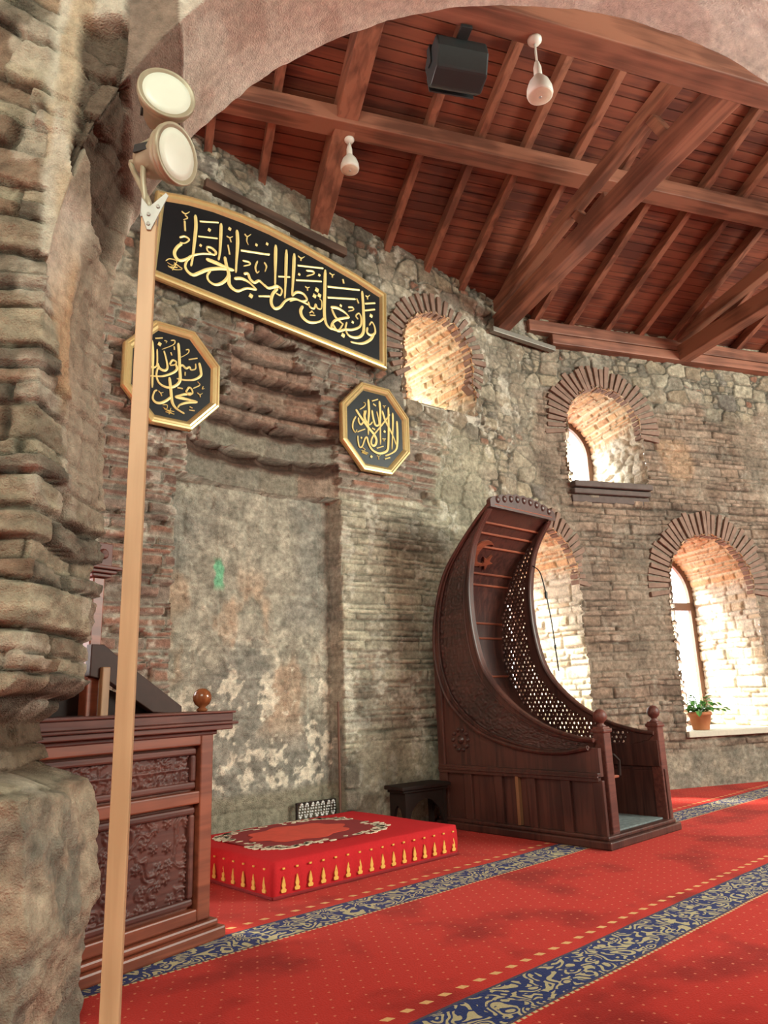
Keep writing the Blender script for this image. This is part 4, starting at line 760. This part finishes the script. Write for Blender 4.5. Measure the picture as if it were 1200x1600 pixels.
for x in (6.89, 7.99):
    g = MB(); g.box(mp((x-.065, 4.2, .06)), mp((x+.065, 4.33, 1.12))); g.box(mp((x-.08, 4.185, 1.06)), mp((x+.08, 4.345, 1.10)))
    p_ = g.build('newel_post', M_CHAIRCARVE, MIN, bevel=.014)
    g = MB(); g.lathe([(.045, 0), (.055, .015), (.03, .035), (.035, .05), (.062, .075), (.072, .11), (.06, .15), (.035, .175), (.001, .185)], mp((x, 4.265, 1.11)), 20); g.build('finial', M_CHAIRCARVE, p_, True)
g = MB(); g.box(mp((6.95, 4.30, .60)), mp((7.20, 4.42, .625))); g.build('hand_shelf', M_CHAIR, MIN, bevel=.005)
g = MB(); g.tube([mp((6.96, 4.30, .86)), mp((7.0, 4.22, .84)), mp((7.06, 4.2, .78)), mp((7.07, 4.22, .64))], [.016, .014, .014, .02], 8); g.build('door_catch', M_BLACKWOOD, MIN)
# thin cable hanging from the far inner edge
g = MB(); cp_ = [(7.90, 5.66, 3.08), (7.90, 5.56, 2.99), (7.9, 5.51, 2.8), (7.9, 5.48, 2.62), (7.9, 5.44, 2.3), (7.9, 5.42, 2.0), (7.90, 5.40, 1.72)]; g.tube(smooth_path(cp_, 6), .008, 6); g.lathe([(.001, -.05), (.018, -.04), (.02, .03), (.001, .05)], (7.9, 5.49, 2.68), 8); g.lathe([(.001, -.03), (.014, -.02), (.014, .02), (.001, .03)], (7.9, 5.42, 2.02), 8)
g.build('hanging_cable', M_BLACK, label='thin dark cable hanging from the pulpit in front of the bright window', cat='cable')
# ------------------------------------------------------------------ preaching chair at the left
CH = empty('preaching_chair', (2.82, 4.71, 0), math.atan2(.23, 1.02), label='reddish carved wooden preaching chair with a corner ball, behind the timber pole', cat='preaching chair')
LX = -1.45
g = MB(); g.box((LX, -.02, 0), (.0, .95, .075)); g.box((LX, .015, .075), (-.035, .95, .12)); g.box((LX, .05, .12), (-.075, .95, .15)); g.build('plinth', M_CHAIR, CH, bevel=.015)
g = MB(); g.box((LX, .10, .12), (-.10, .93, 1.30)); body = g.build('body', M_CHAIR, CH)
def framed(x0, x1, z0, z1, seed, nm):
    g = MB(); w = .045
    for a, b in (((x0-w, .055, z0-w), (x1+w, .10, z0)), ((x0-w, .055, z1), (x1+w, .10, z1+w)), ((x0-w, .055, z0), (x0, .10, z1)), ((x1, .055, z0), (x1+w, .10, z1))): g.box(a, b)
    o = g.build('panel_moulding', M_CHAIRCARVE, body, bevel=.014)
    s = np.linspace(x0, x1, int((x1-x0)/.007)); t = np.linspace(z0, z1, int((z1-z0)/.007)); S_, T_ = np.meshgrid(s, t)
    H = floral(S_, T_, seed, .115) if nm == 'scroll' else np.maximum(floral(S_+.03, T_, seed, .075), .8*(np.abs((T_-z0)/(z1-z0)-.5) < .03))
    simple_sheet('carved_relief', np.stack([S_, .088-.018*H, T_], -1), M_CHAIRCARVE, o)
framed(LX+.12, -.27, .27, .78, 400, 'scroll'); framed(LX+.12, -.27, .985, 1.155, 410, 'frieze')
g = MB()
for a, b in (((LX, .035, .13), (-.205, .10, .205)), ((LX, .035, .845), (-.205, .10, .925)), ((LX, .035, 1.215), (-.205, .10, 1.30)), ((-.205, .035, .13), (-.095, .10, 1.30))): g.box(a, b)
g.build('front_frame', M_CHAIR, CH, bevel=.010)
g = MB()
for y, x, z0, z1 in ((.02, -.075, 1.28, 1.31), (-.035, .02, 1.31, 1.345), (-.055, .055, 1.345, 1.365), (-.03, .025, 1.365, 1.42), (-.045, .04, 1.42, 1.435)): g.box((LX, y, z0), (x, .97, z1))
top = g.build('cornice', M_CHAIRCARVE, CH, bevel=.009)
g = MB(); g.lathe([(.03, 0), (.04, .012), (.022, .03), (.05, .05), (.062, .075), (.064, .10), (.055, .13), (.03, .152), (.001, .158)], (-.185, .06, 1.435), 24); g.build('corner_ball', wood('polished_ball', (.16, .045, .016), (.26, .085, .03), 2, 5, .15), top, True)
# sloping side board, upright post with capital, desk at the back
g = MB(); g.prism([(-.80, 1.90), (-.70, 1.90), (-.60, 1.83), (-.02, 1.475), (-.02, 1.43), (-.16, 1.43), (-.28, 1.44), (-.66, 1.66), (-.80, 1.69)], lambda a, b, d: (a, d, b), .46, .52); g.build('sloping_side_board', M_SLOPE, CH, tri=True, bevel=.006)
g = MB(); g.box((-.79, .5, 1.30), (-.70, .59, 2.36)); post = g.build('back_post', M_CHAIR, CH, bevel=.008)
g = MB()
for h, w in ((2.36, .03), (2.385, .055), (2.41, .08)): g.box((-.79-w, .5-w, h), (-.70+w, .59+w, h+.025))
g.box((-.82, .47, 2.435), (-.67, .62, 2.60)); g.lathe([(.001, .02), (.03, .015), (.04, 0)], (0, 0, 0), 10, Matrix.Translation((-.745, .465, 2.52)) @ Matrix.Rotation(R(90), 4, 'X')); g.build('capital', M_CHAIRCARVE, post, bevel=.006)
g = MB(); g.box((-.725, .43, 1.40), (-.665, .47, 1.75)); g.build('pale_upright', wood('pale_oak', (.24, .12, .055), (.34, .18, .085), 2, 6), CH, bevel=.006, label='paler narrow upright')
g = MB(); g.box((LX, .62, 1.30), (-.76, .70, 1.72)); g.box((LX, .50, 1.40), (-.80, .62, 1.44)); g.build('back_panel', M_BLACKWOOD, CH, bevel=.006)
g = MB(); g.prism([(-.62, 1.435), (-.10, 1.435), (-.62, 1.62)], lambda a, b, d: (a, d, b), .56, .90); g.build('book_rest', M_BLACKWOOD, CH, tri=True)

# ------------------------------------------------------------------ carpeted platform in front of the niche
PX0, PX1, PY0, PY1, PH = 3.53, 5.64, 5.19, 6.74, .275
PF = empty('prayer_platform', (PX0, PY0, 0), 0, label='low platform covered with a red fringed prayer rug, in front of the niche', cat='platform')
nx, ny = 60, 50; xs = np.linspace(0, PX1-PX0, nx); ys = np.linspace(0, PY1-PY0, ny); XX, YY = np.meshgrid(xs, ys)
ex = np.minimum(np.minimum(XX, PX1-PX0-XX), np.minimum(YY, PY1-PY0-YY)); top_z = PH-.012*np.exp(-ex/.05)+.012*(fbm(XX*2, YY*2, 500, 3)-.5)
g = MB(); vid = np.arange(nx*ny).reshape(ny, nx)
v = np.stack([XX, YY, top_z], -1).reshape(-1, 3).tolist(); f = np.stack([vid[:-1,:-1], vid[:-1,1:], vid[1:,1:], vid[1:,:-1]], -1).reshape(-1, 4).tolist()
rim_i = list(vid[0]) + list(vid[1:, -1]) + list(vid[-1, -2::-1]) + list(vid[-2:0:-1, 0]); nr = len(rim_i); base = len(v)
for k, zf in enumerate((.80, .45, .03)):
    for i in rim_i:
        x, y, z = v[i]; cx, cy = x-(PX1-PX0)/2, y-(PY1-PY0)/2; o = (.012, .018, .004)[k]*(1+.6*math.sin(i*1.9)); v.append([x+o*np.sign(cx)*(abs(cx) > (PX1-PX0)/2-.002), y+o*np.sign(cy)*(abs(cy) > (PY1-PY0)/2-.002), z*zf])
prev = rim_i
for k in range(3):
    cur = list(range(base+k*nr, base+(k+1)*nr)); f += [[prev[i], cur[i], cur[(i+1) % nr], prev[(i+1) % nr]] for i in range(nr)]; prev = cur
g.add(v, f); pb = g.build('rug_cover', M_REDCLOTH, PF, True)
# medallion field and flower border woven in the top
def patch(name, fn, mat, z, n=80):
    g = MB(); pts = [fn(2*math.pi*k/n) for k in range(n)]; g.prism(pts, lambda a, b, d: (a, b, d), z, z+.004); return g.build(name, mat, pb, tri=True)
cx, cy = .93, .86
def sup(a, hx, hy, p=.45): c_, s_ = math.cos(a), math.sin(a); return (cx+hx*math.copysign(abs(c_)**p, c_), cy+hy*math.copysign(abs(s_)**p, s_))
patch('rug_field', lambda a: sup(a, .74, .56), M_MAROON, PH+.003); patch('rug_medallion', lambda a: (cx-.05+.50*math.cos(a)*(1+.08*math.cos(8*a)), cy+.36*math.sin(a)*(1+.08*math.cos(8*a))), M_ORANGERED, PH+.0075)
g = MB(); nb = 64
for k in range(nb):
    a = 2*math.pi*k/nb
    for q in range(4):
        x, y = sup(a+random.uniform(-.03, .03), .70+random.uniform(-.07, .06), .52+random.uniform(-.06, .06)); r_ = random.uniform(.016, .034); b0 = random.uniform(0, 6)
        pts = [(x+r_*math.cos(b0+2*math.pi*i/6)*(1.6 if q % 2 else .9), y+r_*math.sin(b0+2*math.pi*i/6)*.8) for i in range(6)]; g.prism(pts, lambda a_, b_, d: (a_, b_, d), PH+.002, PH+.009)
g.build('flower_border', M_CREAM, pb, tri=True)
def motif(g, fn, s):                                # woven lamp-shaped gold motif; fn(u,v,h)
    for pts in ([(-.020,.0),(.020,.0),(.026,.018),(.012,.030),(.018,.050),(.010,.085),(.0,.115),(-.010,.085),(-.018,.050),(-.012,.030),(-.026,.018)], [(-.011,.165),(.011,.165),(.011,.177),(-.011,.177)]):
        g.prism([(a, b) for a, b in pts], fn, 0, .006)
W_ = PX1-PX0
g = MB(); motif(g, lambda a, b, d: (a, -d*1.6, b), 1); mm = g.build('gold_motif', M_YELLOW, pb, tri=True); mm.location = (.085, -.016, .045)
def put_motif(x, y, r): o = bpy.data.objects.new('gold_motif', mm.data); COL.objects.link(o); o.parent = pb; o.location = (x, y, .045); o.rotation_euler = (0, 0, r)
for k in range(1, 16): put_motif(.085+k*(W_-.15)/15, -.016, 0)
for k in range(10): put_motif(-.016, .09+k*.152, R(-90)); put_motif(W_+.016, .09+k*.152, R(90))
g = MB(); g.tube([(-.01, -.012, .014), (W_+.01, -.012, .014)], .012, 6); g.tube([(-.012, -.01, .014), (-.012, PY1-PY0, .014)], .012, 6); g.tube([(W_+.012, -.01, .014), (W_+.012, PY1-PY0, .014)], .012, 6); g.build('hem_piping', M_MAROON, pb)

# ------------------------------------------------------------------ small bench between the platform and the pulpit
BE = empty('low_bench', (6.28, 6.33, 0), -.09, label='small dark wooden bench with arched ends, between the red platform and the pulpit', cat='bench')
g = MB(); g.box((-.36, -.17, .47), (.36, .17, .515)); g.box((-.33, -.15, .44), (.33, .15, .47)); g.build('seat', M_BLACKWOOD, BE, bevel=.012)
for x in (-.30, .26):
    g = MB(); ar = [(-.14, 0), (-.08, 0), (-.08, .18), (-.05, .27), (0, .31), (.05, .27), (.08, .18), (.08, 0), (.14, 0), (.14, .45), (-.14, .45)]; g.prism(ar, lambda a, b, d: (d, a, b), x, x+.04); g.build('leg', M_BLACKWOOD, BE, tri=True)
g = MB(); ar = [(-.26, .10), (-.20, .25), (-.10, .34), (.0, .37), (.10, .34), (.20, .25), (.26, .10), (.26, .45), (-.26, .45)]; g.prism(ar, lambda a, b, d: (a, d, b), -.13, -.10); g.build('apron', M_BLACKWOOD, BE, tri=True)

# ------------------------------------------------------------------ pole with two floodlights by the arch
KP = .88                                            # pole and lamps stand this much nearer than the arch pier
def u7(u, d, z): p = (U7*u + N7*d)*KP; return Vector((p.x, p.y, EYE+(z-EYE)*KP))
PO = u7(-1.188, 3.4, 0); PO.z = 0
pole = empty('timber_pole', PO, A47-math.pi/2+R(12), label='tall pale square timber pole standing at the left in front of the arch pier', cat='pole')
g = MB(); g.box((-.034, -.031, 0), (.034, .031, 3.69)); g.build('shaft', M_POLE, pole, bevel=.004)
g = MB(); g.prism([(-.036, 3.70), (-.005, 3.61), (.012, 3.61), (.085, 3.80), (.072, 3.815), (.0, 3.73), (-.036, 3.78)], lambda a, b, d: (a, d, b), -.040, -.034); g.box((-.038, -.035, 3.68), (.036, .035, 3.74)); br = g.build('steel_bracket', M_STEEL, pole, tri=True, bevel=.002)
for x, z in ((.0, 3.64), (.0, 3.69), (.04, 3.735)):
    g = MB(); g.lathe([(.009, 0), (.009, .006), (.001, .008)], (0, 0, 0), 8, Matrix.Translation((x, -.040, z)) @ Matrix.Rotation(R(90), 4, 'X'))
    g.build('bolt', M_STEEL, br)
camM = SC.camera.matrix_world.to_3x3(); CR, CU, CB = camM.col[0].copy(), camM.col[1].copy(), camM.col[2].copy()
def floodlight(c, dr, du, db, L, r, label):
    ax = (CR*dr + CU*du + CB*db).normalized(); q = ax.to_track_quat('Z', 'Y')
    root = empty('floodlight', c, label=label, cat='floodlight'); root.rotation_euler = q.to_euler()
    g = MB(); g.lathe([(.001, -L-.02), (r*.50, -L), (r*.62, -L*.82), (r*.74, -L*.35), (r*.93, -.055), (r*.95, -.012)], n=36); h = g.build('housing', M_HOUSING, root, True)
    g = MB(); g.lathe([(r*.92, -.03), (r*1.02, -.022), (r*1.03, .004), (r*.97, .010), (r*.93, .002)], n=40); g.build('rim', M_HOUSING, root, True)
    g = MB(); g.lathe([(r*.94, -.008), (r*.93, .0), (r*.6, .008), (.001, .011)], n=40); g.build('lens', M_LENS, root, True)
    g = MB()
    for a in (0, math.pi): g.box((-.006, -.02, 0), (.006, .02, L*.75), Matrix.Translation((r*.66*math.cos(a), r*.66*math.sin(a), -L*.85)))
    g.build('black_seam', M_SPEAKER, h); return root
F1, F2 = (.47, .255, .88), (.875, -.05, .45)
f1c, f2c = u7(-1.12, 3.38, 4.77), u7(-1.045, 3.36, 4.355)
fl1 = floodlight(f1c, *F1, .20, .136, 'upper of the two round cream floodlights at the top of the pole')
fl2 = floodlight(f2c, *F2, .215, .136, 'lower of the two round cream floodlights, its drum pointing left above the bracket')
top = Vector((PO.x, PO.y, 3.70)); ax1, ax2 = [(CR*f[0]+CU*f[1]+CB*f[2]).normalized() for f in (F1, F2)]; b1 = f1c-ax1*.235; b2 = f2c-ax2*.245
def yoke(root, pts):
    bpy.context.view_layer.update(); Mi = root.matrix_world.inverted(); g = MB(); g.tube([Mi @ Vector(p) for p in smooth_path(pts, 4)], .014, 8); g.build('yoke', M_HOUSING, root, True)
yoke(fl2, [top+Vector((0, 0, .045)), top+Vector((-.01, .01, .10)), b2-ax2*.05, b2]); yoke(fl1, [top+Vector((-.015, .015, .045)), top+Vector((-.03, .03, .30)), b1-ax1*.05, b1])

# ------------------------------------------------------------------ lamps and loudspeaker hanging from the beams
def en(e, n, z): p = E2*e + N2*n; return Vector((p.x, p.y, z))
def hanging_lamp(p, drop, label):
    root = empty('hanging_lamp', p, label=label, cat='lamp', group='white lamps under the beams')
    g = MB(); g.lathe([(.062, 0), (.062, -.018), (.045, -.042), (.018, -.055), (.001, -.056)], n=24); g.build('ceiling_rose', M_WHITE, root, True)
    g = MB(); g.lathe([(.010, -.04), (.010, -drop+.30)], n=10); g.lathe([(.018, -drop+.36), (.024, -drop+.34), (.034, -drop+.30), (.036, -drop+.22), (.028, -drop+.21)], n=18); g.build('stem', M_WHITE, root, True)
    g = MB(); g.lathe([(.026, -drop+.225), (.045, -drop+.20), (.085, -drop+.145), (.108, -drop+.08), (.112, -drop+.03), (.105, -drop+.008)], n=28); b = g.build('reflector', M_WHITE, root, True)
    g = MB(); g.lathe([(.104, -drop+.010), (.095, -drop+.004), (.05, -drop-.003), (.001, -drop-.004)], n=28); g.build('bulb_face', plain('lamp_face', (.55, .44, .34), .3), b, True)
    g = MB(); g.lathe([(.001, -drop-.010), (.012, -drop-.009), (.016, -drop-.002)], n=10); g.build('bulb_tip', M_STEEL, b); return root
hanging_lamp(en(3.08, 4.48, 7.0), .60, 'white reflector lamp hanging from the big collar beam, right of the black loudspeaker')
hanging_lamp(en(2.20, 7.20, zroof(7.2, -.24)), .44, 'white reflector lamp hanging from the dark main rafter above the long panel')
SPK = empty('loudspeaker', en(2.47, 4.80, 6.62), AE+R(-4), label='black wedge-shaped loudspeaker hung under the collar beam', cat='loudspeaker')
g = MB(); pf = [(a*.8, b*.8+.05) for a, b in ((-.20, .40), (.14, .40), (.22, .33), (.14, .02), (.06, -.04), (-.16, .02), (-.24, .22))]; g.prism(pf, lambda a, b, d: (d, a, b), -.235, .235); c = g.build('cabinet', M_SPEAKER, SPK, tri=True, bevel=.02)
g = MB(); g.box((-.21, .125, .10), (.21, .137, .28), Matrix.Rotation(R(-14), 4, 'X')); g.build('grille', plain('speaker_grille', (.03, .032, .033), .6, var=.5, scale=200), c)
g = MB(); g.box((-.252, -.03, .20), (-.238, .05, .385)); g.box((.238, -.03, .20), (.252, .05, .385)); g.box((-.252, -.03, .37), (.252, .05, .385)); g.box((-.05, -.29, .345), (.05, .02, .378)); g.build('bracket', M_SPEAKER, SPK, bevel=.004)

# ------------------------------------------------------------------ small things on the walls and sills
a, b = wpt(8.95, 6.97, -.10), wpt(10.33, 6.94, -.10); g = MB(); g.beam(a, b, .10, .085); g.build('metal_trunking', M_GREYMETAL, bevel=.01, label='short grey metal trunking along the wall head, over the corner under the beam end', cat='trunking')
g = MB(); p = wpt(6.00, .28, .05); g.tube([wpt(6.03, .0, -.03), wpt(6.035, .7, -.03), wpt(6.03, 1.45, -.03)], .014, 8); g.build('thin_pipe', plain('rusty_pipe', (.12, .06, .04), .6), label='thin rusty upright pipe at the right edge of the niche', cat='pipe')
RK = empty('bead_rack', wpt(5.80, -.03, .10), math.atan2(-.08, 1), label='small low rail with pale shiny beads hanging, behind the red platform in the niche', cat='bead rack')
g = MB(); g.box((-.26, -.015, .40), (.26, .015, .425)); g.box((-.26, -.012, .03), (-.24, .012, .41)); g.box((.24, -.012, .03), (.26, .012, .41)); g.build('rail', M_BLACKWOOD, RK, bevel=.004)
for k in range(7):
    g = MB(); x = -.21+.07*k; ph = random.uniform(0, 1)
    for q in range(14): aa = 2*math.pi*q/14; g.lathe([(.001, .012), (.011, .006), (.011, -.006), (.001, -.012)], (x+.022*math.sin(aa+ph), -.022, .34+.07*math.cos(aa)), 8)
    g.build('bead_string', plain('pearl_bead', (.62, .60, .58), .15, .1), RK, True)
r4, e4, n4 = WROOT['window_4']; w4 = WINS[3]; pc = wpt(w4['s'], w4['sill']); pc = r4.location + e4*(-.42) + n4*.16
PT = empty('potted_plant', (pc.x, pc.y, w4['sill']), label='small leafy green plant in a terracotta pot on the pale window sill', cat='potted plant')
g = MB(); g.lathe([(.115, 0), (.125, .01), (.165, .22), (.18, .22), (.185, .27), (.165, .275), (.155, .24), (.001, .235)], n=28); g.build('pot', M_POT, PT, True)
g = MB(); g.lathe([(.155, .236), (.001, .25)], n=20); g.build('soil', M_SOIL, PT)
lf = MB(); stm = MB()
for k in range(85):
    a = random.uniform(0, 2*math.pi); rr = abs(random.gauss(0, .19))+.04; h = .30+random.uniform(0, .24)*(1-rr/.7)-.25*max(0, rr-.26); p = Vector((rr*math.cos(a), rr*math.sin(a), h))
    stm.tube([(0, 0, .23), (p.x*.5, p.y*.5, .30+.3*(h-.25)), tuple(p)], [.006, .005, .003], 5)
    d = Vector((math.cos(a), math.sin(a), random.uniform(-.7, .35))).normalized(); s_ = d.cross(Vector((0, 0, 1))).normalized(); s_ = (s_+Vector((0, 0, random.uniform(-.4, .4)))).normalized(); L_ = random.uniform(.08, .14); wd = L_*.36; up = s_.cross(d)
    v = [p, p+d*L_*.35+s_*wd+up*.012, p+d*L_*.7+s_*wd*.75, p+d*L_-up*.02, p+d*L_*.7-s_*wd*.75, p+d*L_*.35-s_*wd+up*.012, p+d*L_*.5-up*.012]
    lf.add(v, [(0, 1, 6), (1, 2, 6), (2, 3, 6), (3, 4, 6), (4, 5, 6), (5, 0, 6)])
stm.build('stems', M_LEAF, PT); lf.build('foliage', M_LEAF, PT)
